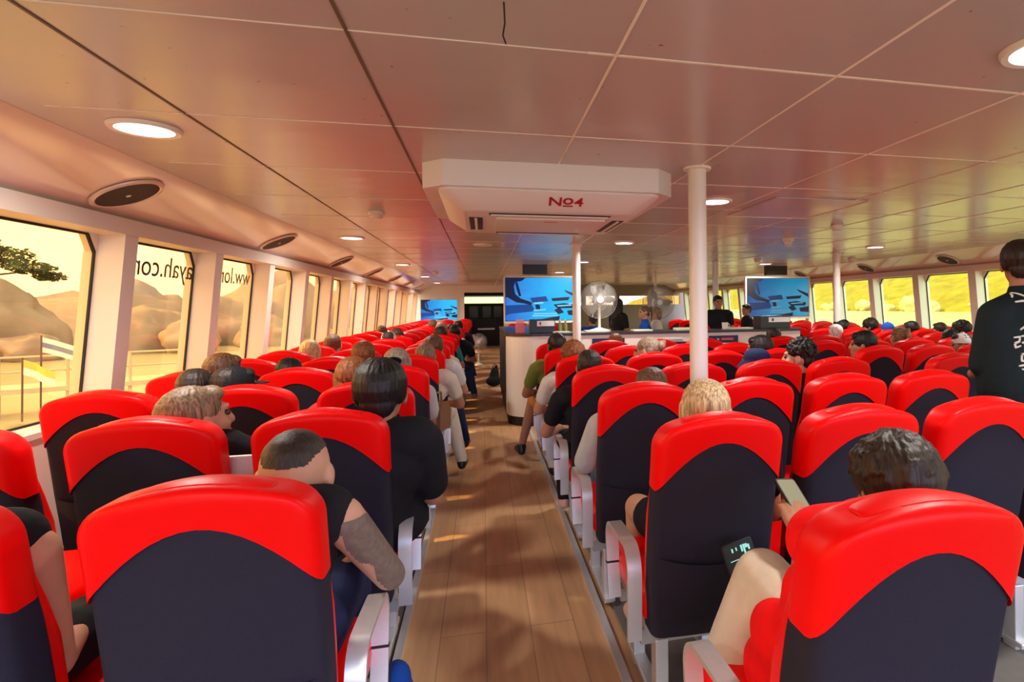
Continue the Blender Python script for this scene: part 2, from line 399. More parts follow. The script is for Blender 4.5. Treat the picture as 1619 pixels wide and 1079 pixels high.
def hair_pony(seed=3, bun=False):
    ps = [('e',(0,-.020,.034),(.081,.099,.084)), ('e',(0,-.062,-.012),(.066,.042,.058))]
    for s in (-1,1): ps.append(('e',(s*.062,-.03,.005),(.022,.045,.045)))
    if bun: ps += [('e',(0,-.120,.05),(.042,.036,.040)), ('c',(0,-.12,.05),.025,(.03,-.135,.075),.018)]
    else: ps += [('c',(0,-.105,.07),.022,(0,-.135,.085),.022), ('c',(0,-.135,.085),.024,(0,-.15,-.02),.022), ('c',(0,-.15,-.02),.022,(0,-.135,-.13),.010)]
    return strand_disp(blob('hair', ps, .0045, 2, M['hair_black']), .0022, 60, seed)
def hair_curly(seed=4):
    rnd = random.Random(seed); ps = [('e',(0,-.022,.045),(.085,.102,.090)), ('e',(0,-.066,-.015),(.068,.044,.06))]
    for _ in range(260):
        a = rnd.uniform(0,2*PI); b = rnd.uniform(-.25,1.5); ps.append(('e',(math.cos(a)*math.cos(b)*.088, math.sin(a)*math.cos(b)*.102-.03, math.sin(b)*.092+.05), [rnd.uniform(.008,.014)]*3))
    return strand_disp(blob('hair', ps, .0045, 2, M['hair_black']), .005, 60, seed)
def cap_mesh(brim=True, bucket=False):
    mb = MB()
    prof = [(.088*math.cos(t), .098*math.sin(t)) for t in [PI/2*j/8*.985 for j in range(9)]]
    if bucket: prof = [(.125,-.045),(.118,-.03),(.092,0)] + [(.090*math.cos(t)**.7, .092*math.sin(t)) for t in [PI/2*j/8*.985 for j in range(1,9)]]
    m = Matrix.Translation((0,-.014,.028)) @ Matrix.Diagonal((1,1.16,1,1))
    mb.lathe(prof, 28, m)
    mb.ball((0,-.014,.127), .008, 8)
    if brim:
        out = []; 
        for j in range(13):
            a = PI*(.12+.76*j/12); out.append((.082*math.cos(a), .075+.085*math.sin(a)))
        out += [(-.05,.07),(.05,.07)]
        mb.prism(out, .022, .027)
    return mb.mesh('cap', M['c_black'])
HAIR = dict(short=hair_short(), full=hair_short(.008,5), bob=hair_bob(), long=hair_long(), pony=hair_pony(), bun=hair_pony(6,True), curly=hair_curly(), tousled=hair_short(.014,9,True))
HAIR['cap'] = cap_mesh(); HAIR['cap_back'] = cap_mesh(False); HAIR['bucket'] = cap_mesh(False, True)

def assemble(name, label, loc, D, meshes, hair, hairm, mats, rz=0, group=None, scale=1, head_tilt=None):
    """meshes: dict part -> mesh; mats: dict part -> material"""
    r = empty('person', loc, rz); r.scale = (scale,)*3
    tag(r, label, 'person', group)
    for part, me in meshes.items():
        for q in (me if isinstance(me, list) else [me]):
            o = link({'shoes':'shoe','eyes':'eye'}.get(part, part), q, r); set_mat(o, mats.get(part, M['skin']))
    if hair:
        hs = hair if isinstance(hair, (list,tuple)) else [hair]; hm = hairm if isinstance(hairm, (list,tuple)) else [hairm]
        for h, m_ in zip(hs, hm):
            o = link('cap' if h in ('cap','cap_back','bucket') else 'hair', HAIR[h], r)
            k = D['hs']; o.matrix_local = Matrix.Translation(D['hc']) @ D['hrot'].to_4x4() @ Matrix.Scale(k,4); set_mat(o, m_)
    return r
def shell(me, pred, off, name, m, nrm=False):
    """thin shell copied from the faces of a body mesh that satisfy pred"""
    keep = [p for p in me.polygons if (pred(p.center, p.normal) if nrm else pred(p.center))]
    idx = {}; vs = []; fs = []
    for p in keep:
        f = []
        for i in p.vertices:
            if i not in idx: idx[i] = len(vs); vs.append(me.vertices[i].co + me.vertices[i].normal*off)
            f.append(idx[i])
        fs.append(f)
    out = bpy.data.meshes.new(name); out.from_pydata(vs, [], fs); out.materials.append(m)
    out.polygons.foreach_set('use_smooth', [True]*len(out.polygons)); return out
def rotz(d): return Matrix.Rotation(R(d),3,'Z')
# ------------------------------------------------------------------ the cabin
CZ = 2.14; Y0, Y1 = -3.0, 20.0; LEAN = .09
XL, XR = 2.05, 6.78       # inner faces at z = 1.35
PITCH = 1.03; ZS, ZT = .80, 1.85
fl = MB(); fl.add([(-2.5,Y0,0),(7.3,Y0,0),(7.3,25.2,0),(-2.5,25.2,0)], [(0,1,2,3)]); fl.add([(-2.5,Y0,-.05),(7.3,Y0,-.05),(7.3,25.2,-.05),(-2.5,25.2,-.05)], [(3,2,1,0)])
struct(build(fl, 'floor', M['floor'], smooth=False))
ce = MB(); ce.box((2.37,(Y0+Y1)/2,CZ+.03), (6.38+1.64,Y1-Y0,.06)); struct(build(ce, 'ceiling', M['ceil'], smooth=False))
# panel joints
sl, sd = MB(), MB()
xs = [.383+.725*k for k in range(-2,9)]; ys = [1.65+.83*k for k in range(-3,22)]
for i, x in enumerate(xs):
    tgt = sd if x < -.2 else sl
    tgt.box((x,(Y0+Y1)/2,CZ-.0015), (.009 if x < -.2 else .008,Y1-Y0,.003))
for j, y in enumerate(ys):
    sl.box((3.2,y,CZ-.0012), (5.8,.010 if y < 2 else .006,.0024))
    sl.box((-.6,y,CZ-.0012), (1.8,.004,.0022))
struct(build(sl, 'trim_1', M['seam_light'], smooth=False)); struct(build(sd, 'trim_2', M['seam_dark'], smooth=False))

def side_wall(side, xi, piers, name, name_cove):
    s = side; mb = MB()
    def X(off, z): return s*(xi+off-LEAN*(z-1.35))
    def hexa(a, b, y0, y1, z0, z1):
        vs = [(X(o,z),y,z) for z in (z0,z1) for o,y in ((a,y0),(b,y0),(b,y1),(a,y1))]
        mb.add(vs, [(0,1,2,3),(4,5,6,7),(0,1,5,4),(1,2,6,5),(2,3,7,6),(3,0,4,7)])
    hexa(.0,.22,Y0,Y1,0,ZS); hexa(-.015,.22,Y0,Y1,ZT,ZT+.09); hexa(-.02,.17,Y0,Y1,ZS,ZS+.03)
    for p in piers: hexa(0,.20,p-.065,p+.065,ZS,ZT)
    for a, b in zip(piers[:-1], piers[1:]):
        for (ye, d) in ((a+.065,1),(b-.065,-1)):
            tri = [(ye,ZT),(ye+d*.075,ZT),(ye,ZT-.10)]
            vs = [(X(o,z),y,z) for o in (.13,.19) for y,z in tri]
            mb.add(vs, [(0,1,2),(3,4,5),(0,1,4,3),(1,2,5,4),(2,0,3,5)])
    o = struct(build(mb, name, M['wall'], smooth=False))
    return X
LP = [5.2+1.18*k for k in range(-7,13)]; RP = [7.97+1.11*k for k in range(-10,11)]
XLf = side_wall(-1, XL, LP, 'wall_left', 'cove'); XRf = side_wall(1, XR, RP, 'wall_right', 'cove')
GL = glass_tint('amber_glass', (1,.84,.60)); GR = glass_tint('yellow_glass', (.96,1,.70))
wn = 0
def window(Xf, a, b, gm):
    global wn; wn += 1
    y0, y1 = a+.065, b-.065; c = .075; cz = .10
    out = [(y0,ZS+.03),(y1,ZS+.03),(y1,ZT-cz),(y1-c,ZT),(y0+c,ZT),(y0,ZT-cz)]
    mb = MB(); n = len(out)
    vs = [(Xf(.150,z),y,z) for y,z in out]+[(Xf(.156,z),y,z) for y,z in out]
    mb.add(vs, [tuple(range(n)), tuple(range(2*n-1,n-1,-1))]+[(i,(i+1)%n,n+(i+1)%n,n+i) for i in range(n)])
    w = struct(build(mb, 'window_%d' % wn, gm, smooth=False))
    g = MB(); cy, cz2 = (y0+y1)/2, (ZS+ZT)/2
    for i in range(n):
        (ya,za),(yb,zb) = out[i], out[(i+1)%n]
        def inn(y,z): 
            d = Vector((cy-y, cz2-z)); d.normalize(); return y+d.x*.016, z+d.y*.016
        ia, ib = inn(ya,za), inn(yb,zb)
        q = [(ya,za),(yb,zb),ib,ia]
        vs = [(Xf(o,z),y,z) for o in (.138,.149) for y,z in q]
        g.add(vs, [(0,1,2,3),(7,6,5,4),(0,1,5,4),(1,2,6,5),(2,3,7,6),(3,0,4,7)])
    build(g, 'window_gasket', M['rubber'], w, smooth=False)
    return w
LW = [window(XLf, a, b, GL) for a, b in zip(LP[:-1], LP[1:])]
RW = [window(XRf, a, b, GR) for a, b in zip(RP[:-1], RP[1:])]
# mirrored lettering stuck on the outside of two left panes
M['letters'] = mat('dark_window_lettering', (.05,.03,.012), .6)
def win_text(body, y_start, w, size, sx):
    me = text_mesh(body, size)
    for v in me.vertices:
        x, y, z = v.co; Z = 1.645+y
        v.co = (XLf(.1575,Z)-z, y_start-x*sx, Z)
    me.materials.append(M['letters']); link('window_lettering', me, w)
kB = min(range(len(LW)), key=lambda i: abs((LP[i]+LP[i+1])/2-4.6)); 
win_text('ayah.com', 5.15, LW[kB], .205, 1.13); win_text('ww.lom', 6.28, LW[kB+1], .205, 1.13)
# coves between windows and ceiling
for s, xi, nm, xe in ((-1,XL,'trim_3',1.61),(1,XR,'trim_4',6.34)):
    mb = MB(); z0 = ZT+.09; xo = xi-LEAN*(z0-1.35)+.05
    pr = [(xo,z0-.005),(xe-.002,CZ-.002),(xe,CZ+.02),(xo+.1,z0+.02)]
    vs = [(s*x,y,z) for y in (Y0,Y1) for x,z in pr]
    mb.add(vs, [(0,1,2,3),(7,6,5,4),(0,1,5,4),(1,2,6,5),(2,3,7,6),(3,0,4,7)])
    struct(build(mb, nm, M['cove'], smooth=False))
# forward bulkhead with a doorway, and the lounge seen through it
bh = MB(); bh.box((-1.53,Y1+.05,CZ/2), (1.84,.1,CZ)); bh.box((1.40,Y1+.05,CZ/2), (1.46,.1,CZ)); bh.box((.03,Y1+.05,(1.90+CZ)/2), (1.28,.1,CZ-1.90))
b2 = MB(); b2.box((4.62,Y1+.05,.725), (4.98,.1,1.45)); b2.box((4.62,Y1+.05,1.95), (4.98,.1,.38))
for k in range(5): b2.box((2.2+1.2*k,Y1+.05,1.605), (.16,.1,.31))
M['wall_tan'] = mat('tan_wall_panel', (.30,.24,.17), .5); struct(build(b2, 'wall_front_right', M['wall_tan'], smooth=False))
for k in range(4):
    a = MB(); a.box((2.8+1.2*k,Y1+.06,1.605), (1.04,.006,.31)); struct(build(a, 'window_%d' % (61+k), GL, smooth=False))
struct(build(bh, 'wall_front', M['white'], smooth=False))
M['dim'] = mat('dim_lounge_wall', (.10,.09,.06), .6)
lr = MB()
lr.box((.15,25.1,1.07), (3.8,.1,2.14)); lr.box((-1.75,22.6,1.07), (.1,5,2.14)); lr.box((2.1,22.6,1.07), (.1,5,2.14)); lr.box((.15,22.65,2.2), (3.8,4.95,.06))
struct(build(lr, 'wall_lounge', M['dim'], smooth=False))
dk = MB()
for k, x in enumerate((-.33,.12,.5)):
    dk.box((x*1.2,25.0,1.2), (.36,.04,.5), bev=.02)
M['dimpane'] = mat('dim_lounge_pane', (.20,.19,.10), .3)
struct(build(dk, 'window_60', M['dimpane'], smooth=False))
t = empty('strip_light', (.05,24.8,1.70)); tag(t, 'glowing yellow strip light high in the dark lounge beyond the doorway', 'light')
a = MB(); a.box((0,0,0), (1.6,.06,.25), bev=.02); build(a, 'diffuser', M['strip'], t); a = MB(); a.box((0,.045,.02), (1.7,.03,.32)); build(a, 'housing', M['white'], t)
t = empty('bar_cabinet', (.1,22.0,0)); tag(t, 'low black cabinet with a pale ledge in the dark lounge ahead', 'cabinet')
a = MB(); a.box((0,0,.485), (1.7,.5,.97), bev=.03); build(a, 'body', M['kick'], t); a = MB(); a.box((.0,-.28,.62), (.6,.06,.06)); build(a, 'ledge', M['white'], t)
# aisle edge rails
for i, x in enumerate((-.345,.505)):
    mb = MB(); mb.box((x,(Y0+19.6)/2 if i == 0 else (Y0+6.7)/2,.012), (.03,19.6-Y0 if i == 0 else 6.7-Y0,.024)); struct(build(mb, 'trim_%d' % (5+i), M['alu'], smooth=False))
mb = MB(); mb.box((1.55,(Y0+6.7)/2,.006), (1.95,6.7-Y0,.012)); mb.box((-1.2,(Y0+19.6)/2,.006), (1.66,19.6-Y0,.012)); mb.box((4.85,9.5,.006), (3.7,14.4,.012))
M['deck_grey'] = mat('grey_deck_vinyl', (.16,.15,.14), .6, noise_amt=.15)
struct(build(mb, 'floor_seat_bays', M['deck_grey'], smooth=False))

# poles
def pole(x, y, r, label, flange=True):
    t = empty('pole', (x,y,0)); tag(t, label, 'pole', 'cabin poles')
    a = MB(); a.lathe([(r,0),(r,CZ-.001)], 28); build(a, 'shaft', M['white'], t)
    if flange:
        a = MB(); a.lathe([(r*1.5,CZ-.014),(r*1.55,CZ-.008),(r*1.55,CZ-.001)], 28); build(a, 'flange', M['white'], t)
        a = MB(); a.lathe([(r*1.55,.001),(r*1.55,.012),(r*1.3,.02)], 28); build(a, 'flange', M['white'], t)
pole(1.11,2.91,.048, 'thick white pole nearest the camera, behind the third row of seats')
pole(1.067,6.78,.048, 'white pole standing against the cream counter front beside the left screen')
pole(4.95,7.42,.05, 'white pole among the far right seats beside the right screen')
pole(3.78,9.1,.05, 'thin pale pole behind the counter by the crew man in black', False)
pole(3.66,12.2,.03, 'slender white pole far off beyond the crew behind the counter', False)

# downlights
def downlight(x, y, label, r=.115, on=True, pw=24):
    t = empty('downlight', (x,y,CZ)); tag(t, label, 'ceiling light', 'round ceiling downlights')
    a = MB(); a.lathe([(r*.82,-.001),(r*.84,-.014),(r,-.016),(r*1.05,-.008),(r*1.06,-.001)], 36, cap=False); build(a, 'bezel', M['white'], t)
    a = MB(); a.lathe([(.0005,-.012),(r*.83,-.012)], 36, cap=False); build(a, 'diffuser', M['lamp'] if on else M['lamp_off'], t)
    if on:
        ld = bpy.data.lights.new('lamp','AREA'); ld.shape = 'DISK'; ld.size = r*1.5; ld.energy = pw; ld.color = (1,.93,.84); ld.spread = R(165)
        lo = bpy.data.objects.new('lamp', ld); C.objects.link(lo); lo.parent = t; lo.location = (0,0,-.02)
for k, y in enumerate((2.7,6.45,10.3,14.2,17.8)):
    downlight(-1.30, y, 'lit downlight, %s from the camera in the ceiling row over the left windows' % ORD[k])
for k, y in enumerate((1.33,3.8,6.5,9.4,12.3)):
    downlight(1.58, y, 'lit downlight, %s from the camera in the ceiling row over the middle seats' % ORD[k])
for k, y in enumerate((1.2,3.8,6.5,9.5,12.7)):
    downlight(4.9, y, 'lit downlight, %s from the camera in the ceiling row over the right seats' % ORD[k])
downlight(.0, 6.95, 'unlit frosted round lamp in the ceiling over the aisle beyond the air conditioner', .10, False)
downlight(-1.30,-.6, 'lit downlight over the left seats behind the camera'); downlight(1.58,-1.4, 'lit downlight over the middle seats behind the camera'); downlight(4.9,-1.4,'lit downlight over the right seats behind the camera')

# speakers in the coves
def cove_speaker(s, xi, xe, y, label, r=.165):
    z0 = ZT+.09; xo = xi-LEAN*(z0-1.35)+.05
    c = Vector((s*(xo*.5+xe*.5), y, (z0+CZ)*.5-.005)); d = Vector((s*(xe-xo),0,CZ-z0)).normalized()
    nrm = Vector((-s*abs(d.z),0,-abs(d.x)))
    mx = Matrix.Translation(c+nrm*.004) @ Vector((0,0,1)).rotation_difference(nrm).to_matrix().to_4x4()
    t = empty('ceiling_speaker'); t.matrix_world = mx; tag(t, label, 'speaker', 'round cove speakers')
    a = MB(); a.lathe([(r*.86,.010),(r*.90,.013),(r,.008),(r*1.02,0)], 40, cap=False); build(a, 'rim', M['cove'], t)
    a = MB(); a.lathe([(.0005,.012),(r*.5,.011),(r*.87,.008)], 40, cap=False); build(a, 'grille', M['speaker'], t)
    a = MB(); a.lathe([(.012,.011),(.012,.016),(.0005,.017)], 14, cap=False); build(a, 'badge', M['alu'], t)
for k, y in enumerate((3.62,5.97,8.4,10.8,13.2,15.6,18.0)):
    cove_speaker(-1, XL, 1.61, y, 'round black speaker, %s from the camera along the left sloping cove' % ORD[k])
for k, y in enumerate((7.1,8.95,11.1)):
    cove_speaker(1, XR, 6.34, y, 'round black speaker, %s from the camera along the right sloping cove' % ORD[k], .16)

# small ceiling fittings
def detector(x, y, label):
    t = empty('smoke_detector', (x,y,CZ)); tag(t, label, 'smoke detector', 'smoke detectors')
    a = MB(); a.lathe([(.058,-.001),(.060,-.016),(.055,-.022)], 26); build(a, 'base', M['white'], t)
    a = MB(); a.lathe([(.046,-.022),(.048,-.040),(.036,-.052),(.001,-.054)], 26); build(a, 'sensing_head', M['white'], t)
detector(-.776,4.7,'white smoke detector on the ceiling left of the air conditioner')
detector(-.93,12.4,'tiny white smoke detector far along the left ceiling')
detector(3.2,4.78,'white smoke detector on the ceiling right of the thick pole')
detector(4.3,8.6,'white smoke detector on the ceiling beside the right screen')
def dome(x, y, label):
    t = empty('dome_camera', (x,y,CZ)); tag(t, label, 'camera', 'white dome cameras')
    a = MB(); a.lathe([(.062,0),(.064,-.03),(.05,-.036)], 24); build(a, 'base', M['white'], t)
    a = MB(); a.ball((0,0,-.046), .047, 18); build(a, 'dome', M['fan_plastic'], t)
dome(3.3,5.85,'white dome camera on the ceiling left of the smoke detector'); dome(5.75,8.2,'white dome camera on the ceiling near the right cove speakers'); dome(2.25,11.4,'white dome camera on the ceiling above the fan on the counter')
t = tag(build((lambda a: (a.tube([(0,0,0),(.002,0,-.05),(-.003,0,-.08),(.004,0,-.10)], .0022, 6), a)[1])(MB()), 'wire_stub', M['black'], loc=(.055,1.42,CZ)), 'short dark wire dangling from the ceiling at the top of the picture', 'wire')
t = empty('access_hatch', (2.3,4.0,CZ)); tag(t, 'flush ceiling hatch with pale edge strips above the middle seats', 'hatch')
a = MB(); a.box((0,0,-.004), (.72,.82,.006)); build(a, 'panel', M['ceil'], t, smooth=False)
a = MB(); a.box((.36,0,-.006), (.014,.82,.010)); a.box((0,.41,-.006), (.73,.014,.010)); build(a, 'edge_strip', M['seam_light'], t, smooth=False)

# air conditioner
t = empty('air_conditioner', (.365,3.58,CZ)); tag(t, 'white ceiling cassette air conditioner above the aisle', 'air conditioner')
w, d, c = .655, .61, .105
oc = [(-w+c,-d),(w-c,-d),(w,-d+c),(w,d-c),(w-c,d),(-w+c,d),(-w,d-c),(-w,-d+c)]
a = MB(); a.prism(oc, -.13, -.0005); o = build(a, 'casing', M['ac'], t, smooth=False)
def rr(w, d, r, n=6):
    o = []
    for cx, cy, a0 in ((w-r,d-r,0),(-w+r,d-r,90),(-w+r,-d+r,180),(w-r,-d+r,270)):
        for k in range(n+1): o.append((cx+r*math.cos(R(a0+90*k/n)), cy+r*math.sin(R(a0+90*k/n))))
    return o
a = MB(); lay = [(.575,.575,.07,-.128),(.58,.58,.08,-.140),(.572,.572,.09,-.150),(.475,.475,.09,-.222),(.455,.455,.09,-.230)]
vs = []; fs = []
for W_, D_, r_, z_ in lay: vs += [(x,y,z_) for x,y in rr(W_,D_,r_)]
n = len(rr(1,1,.1))
for j in range(len(lay)-1):
    for i in range(n): fs.append((j*n+i,j*n+(i+1)%n,(j+1)*n+(i+1)%n,(j+1)*n+i))
fs.append(tuple(range(n))); fs.append(tuple((len(lay)-1)*n+i for i in range(n)))
a.add(vs, fs); pn = build(a, 'panel', M['ac'], t)
a = MB(); a.box((.02,.02,-.234), (.62,.56,.012), bev=.005); build(a, 'intake_grille', M['ac'], t)
for k, (x, y, sx, sy) in enumerate(((0,-.39,.66,.065),(0,.395,.55,.05),(-.40,0,.075,.5),(.41,0,.07,.5))):
    a = MB(); a.box((x,y,-.2305), (sx,sy,.006), bev=.002); lv = build(a, 'air_slot', M['vent'], t)
    a = MB(); a.box((x,y,-.2355), (sx*.97 if sx > sy else .014, .014 if sx > sy else sy*.97, .006), tilt=Matrix.Rotation(R(20),4,'X' if sx > sy else 'Y')); build(a, 'louver', M['ac'], lv)
a = MB(); a.box((.02,-.20,-.2405), (.075,.012,.002)); build(a, 'indicator', M['redpaint'], t)
for body, x0, size, yy in (('N',-.03,.085,0),('o',.045,.095,.012),('4',.108,.085,0)):
    me = text_mesh(body, size, bold=.0014)
    for v in me.vertices:
        q = v.co; sl_ = .64-(q.y+yy)/.121
        v.co = (x0+q.x*1.15, -.572+.097*sl_-.6*(q.z+.002), -.150-.072*sl_-.8*(q.z+.002))
    me.materials.append(M['redpaint']); link('number_lettering', me, t)
a = MB(); a.box((.076,-.5105,-.1985), (.052,.008,.002), tilt=Matrix.Rotation(R(-36.6),4,'X')); build(a, 'number_underline', M['redpaint'], t)

# ------------------------------------------------------------------ bar island
ct = empty('counter', (0,0,0)); tag(ct, 'long cream bar counter with rounded corner and dark worktop', 'counter')
def island(o):
    arc = [(.62+(.35+o)*math.cos(R(a))*1, 7.25+(.35+o)*math.sin(R(a))) for a in range(180,271,10)]
    return [(.27-o,9.9)]+arc+[(4.05+o,6.9-o),(4.05+o,7.38),(.74,7.38),(.74,9.9)]
a = MB(); a.prism(island(0), .11, 1.06); build(a, 'counter_body', M['counter'], ct, smooth=False)
a = MB(); a.prism(island(-.015), .0, .11); build(a, 'kickboard', M['kick'], ct, smooth=False)
a = MB(); a.prism(island(.018), 1.06, 1.09); build(a, 'worktop', M['ctop'], ct, smooth=False)
a = MB(); a.box((.265,8.65,.58), (.012,2.4,.94)); build(a, 'side_panel', M['kick'], ct, smooth=False)
a = MB(); a.box((2.30,6.893,.99), (.22,.012,.03), bev=.004); build(a, 'drawer_handle', M['alu'], ct)
M['navy_print'] = mat('navy_poster_print', (.012,.014,.06), .4); M['white_print'] = mat('white_print', (.75,.75,.75), .5); M['pink_print'] = mat('pink_print', (.65,.10,.16), .5)
def poster(x, z, w, h, label, full):
    t = empty('poster', (x,6.892,z)); tag(t, label, 'poster', 'navy posters on the counter front')
    a = MB(); a.box((0,0,-h/2), (w,.006,h)); build(a, 'sheet', M['navy_print'], t, smooth=False)
    if full:
        a = MB(); a.box((.05,-.005,-.045), (.16,.004,.028)); build(a, 'heading', M['pink_print'], t, smooth=False)
        a = MB()
        a.box((.06,-.005,-.10), (.16,.004,.015))
        a.box((.07,-.005,-.135), (.20,.004,.022))
        a.add([(-.10,-.005,-.03),(-.05,-.005,-.045),(-.09,-.005,-.06),(-.08,-.005,-.045)], [(0,1,2,3)])
        for k in range(2):
            a.box((-.15+.095*k,-.005,-.15), (.075,.004,.004)); a.box((-.15+.095*k,-.005,-.10), (.075,.004,.004))
            a.box((-.186+.095*k,-.005,-.125), (.004,.004,.05)); a.box((-.114+.095*k,-.005,-.125), (.004,.004,.05)); a.box((-.15+.095*k,-.005,-.125), (.035,.004,.022))
        build(a, 'print', M['white_print'], t, smooth=False)
poster(2.965,1.02,.40,.30,'navy poster with pink heading on the counter front right of the thick pole', True)
poster(1.47,1.018,.40,.30,'plain navy poster on the counter front right of the thin pole', False)
poster(2.36,.955,.26,.22,'small navy poster low on the counter front left of the thick pole', False)

M['scr0'] = None
def screen_mats(dark):
    k = .42 if dark else 1
    m, nt, b = new_mat('screen_water'); b.inputs['Base Color'].default_value = (0,0,0,1); b.inputs['Roughness'].default_value = .25
    tc = nt.nodes.new('ShaderNodeTexCoord'); sep = nt.nodes.new('ShaderNodeSeparateXYZ'); nt.links.new(tc.outputs['Generated'], sep.inputs[0])
    n = nt.nodes.new('ShaderNodeTexNoise'); n.inputs['Scale'].default_value = 4; nt.links.new(tc.outputs['Generated'], n.inputs['Vector'])
    ad = nt.nodes.new('ShaderNodeMath'); ad.operation = 'MULTIPLY_ADD'; ad.inputs[1].default_value = .5
    nt.links.new(n.outputs['Fac'], ad.inputs[0]); nt.links.new(sep.outputs['X'], ad.inputs[2])
    cr = nt.nodes.new('ShaderNodeValToRGB'); cr.color_ramp.elements[0].position = .25; cr.color_ramp.elements[0].color = (0,.13*k,.62*k,1)
    cr.color_ramp.elements[1].position = .95; cr.color_ramp.elements[1].color = (0,.48*k,.92*k,1)
    nt.links.new(ad.outputs[0], cr.inputs[0]); nt.links.new(cr.outputs[0], b.inputs['Emission Color']); b.inputs['Emission Strength'].default_value = 1.05
    return [m, emis('screen_shadow', (0,.010*k,.05*k), 1), emis('screen_deep', (0,.06*k,.28*k), 1), emis('screen_pale', (.20*k,.70*k,.90*k), 1)]
def tv(x, y, zc, w, h, label, dark=False, mount=True, corner=.02):
    t = empty('television', (x,y,zc)); tag(t, label, 'television', 'screens showing an underwater film')
    a = MB(); m = Matrix.Rotation(PI/2,4,'X')
    a.prism(rr(w/2,h/2,.03), -.055, .0, m=m); build(a, 'housing', M['white'], t, smooth=False)
    a = MB(); iw, ih = w-.07, h-.085
    a.box((0,-.003,.005), (iw+.012,.006,ih+.012)); build(a, 'bezel', M['black'], t, smooth=False)
    a = MB()
    def P(u, v): return ((u-.5)*iw, 0, (v-.5)*ih+.005)
    def poly(uv, mi, lift): a.add([(P(u,v)[0], -.0075-lift*.0004, P(u,v)[2]) for u,v in uv], [tuple(range(len(uv)))], mi)
    poly([(0,.02),(.02,0),(.98,0),(1,.02),(1,.98),(.98,1),(.02,1),(0,.98)], 0, 0)
    poly([(0,1),(.27,1),(.22,.93),(.13,.90),(.11,.80),(.13,.62),(.20,.52),(.30,.46),(.36,.42),(.34,.36),(.25,.40),(.14,.43),(.07,.50),(.02,.55),(0,.54)], 1, 1)
    poly([(.13,.90),(.16,.90),(.19,.72),(.21,.58),(.18,.57),(.15,.72)], 1, 1)
    poly([(0,.36),(.35,.38),(.40,.22),(.30,.20),(.05,.16),(0,.12)], 2, 1)
    poly([(.33,.53),(.55,.57),(.58,.45),(.36,.42)], 2, 2)
    for q in ([(.62,.52),(.88,.55),(.86,.47),(.64,.45)], [(.80,.72),(.99,.60),(1,.50),(.83,.66)], [(.65,.37),(.80,.40),(.96,.36),(.94,.28),(.70,.28)], [(.84,.22),(1,.26),(1,.10),(.86,.12)], [(.40,.38),(.46,.37),(.47,.26),(.41,.26)], [(.48,.03),(.74,.10),(.73,.0),(.45,.0)], [(.66,.24),(.74,.30),(.80,.18),(.72,.14)]): poly(q, 1, 3)
    for q in ([(.38,.42),(.50,.44),(.52,.40),(.39,.38)], [(.70,.35),(.90,.37),(.91,.34),(.71,.32)], [(.86,.40),(.97,.44),(.97,.41),(.87,.37)], [(.37,.25),(.55,.27),(.54,.24),(.38,.22)]): poly(q, 3, 4)
    for v0, u0, u1 in ((.145,.38,.70),(.095,.36,.72)): poly([(u0,v0),(u1,v0),(u1,v0+.028),(u0,v0+.028)], 3, 4)
    build(a, 'screen', screen_mats(dark), t, smooth=False)
    if mount:
        a = MB(); a.box((-.12 if not dark else 0,.09,(h/2+CZ-zc)/2+.02), (.42,.12,CZ-zc-h/2-.02)); build(a, 'ceiling_mount', M['black'], t, smooth=False)
    return t
tv(1.0,10.15,1.535,1.32,.82,'large screen hanging over the left end of the counter by the aisle')
tv(5.42,10.0,1.535,1.34,.80,'dimmer blue screen hanging over the right end of the counter', True)
tv(-1.40,19.935,1.335,1.20,.74,'small far screen on the front bulkhead beside the left windows', mount=False)

def rack(x, y, w, label):
    t = empty('display_box', (x,y,1.09)); tag(t, label, 'box', 'black boxes on the counter')
    a = MB(); a.box((0,0,.082), (w,.22,.164), bev=.005); build(a, 'body', M['black'], t, smooth=False)
    a = MB(); a.box((w*.12,-.113,.115), (w*.70,.006,.065)); pl = build(a, 'white_card', M['white_print'], t, smooth=False)
    a = MB(); a.box((w*.12-w*.22,-.118,.115), (w*.06,.003,.036), bev=.001); build(a, 'card_mark', M['redpaint'] if x < 2 else M['black'], pl, smooth=False)
rack(.70,7.2,.30,'black box with a white card standing under the left screen')
rack(3.80,7.2,.44,'black box with a white card standing under the right screen')
t = empty('brochure_box', (.44,7.24,1.09)); tag(t, 'pink brochure box on the left end of the counter', 'box')
a = MB(); a.box((0,0,.06), (.11,.10,.12), bev=.004); build(a, 'box', mat('pink_card', (.72,.16,.20), .5), t, smooth=False); a = MB(); a.box((0,.015,.14), (.095,.05,.05)); build(a, 'brochures', mat('pale_pink_card', (.75,.36,.36), .6), t, smooth=False)
M['blade'] = mat('grey_fan_blade', (.30,.30,.27), .45); M['bottle'] = mat('olive_bottle_glass', (.25,.24,.10), .15); M['cup'] = mat('orange_cup', (.55,.14,.03), .4)
for k, x in enumerate((.93,1.0)):
    t = empty('bottle', (x,7.27,1.09)); tag(t, ['olive bottle nearest the black box under the left screen','olive bottle right beside the orange cup on the counter'][k], 'bottle', 'bottles on the counter')
    a = MB(); a.lathe([(.026,0),(.028,.01),(.028,.09),(.011,.115),(.011,.14)], 16); build(a, 'body', M['bottle'], t); a = MB(); a.lathe([(.013,.14),(.013,.155)], 14); build(a, 'cap', M['alu'], t)
t = tag(build((lambda a: (a.lathe([(.036,0),(.045,.12),(.041,.12),(.034,.01)], 20), a)[1])(MB()), 'cup', M['cup'], loc=(1.12,7.27,1.09)), 'orange cup on the counter beside the thin pole', 'cup')
M['paper'] = mat('cream_paper', (.72,.70,.55), .7)
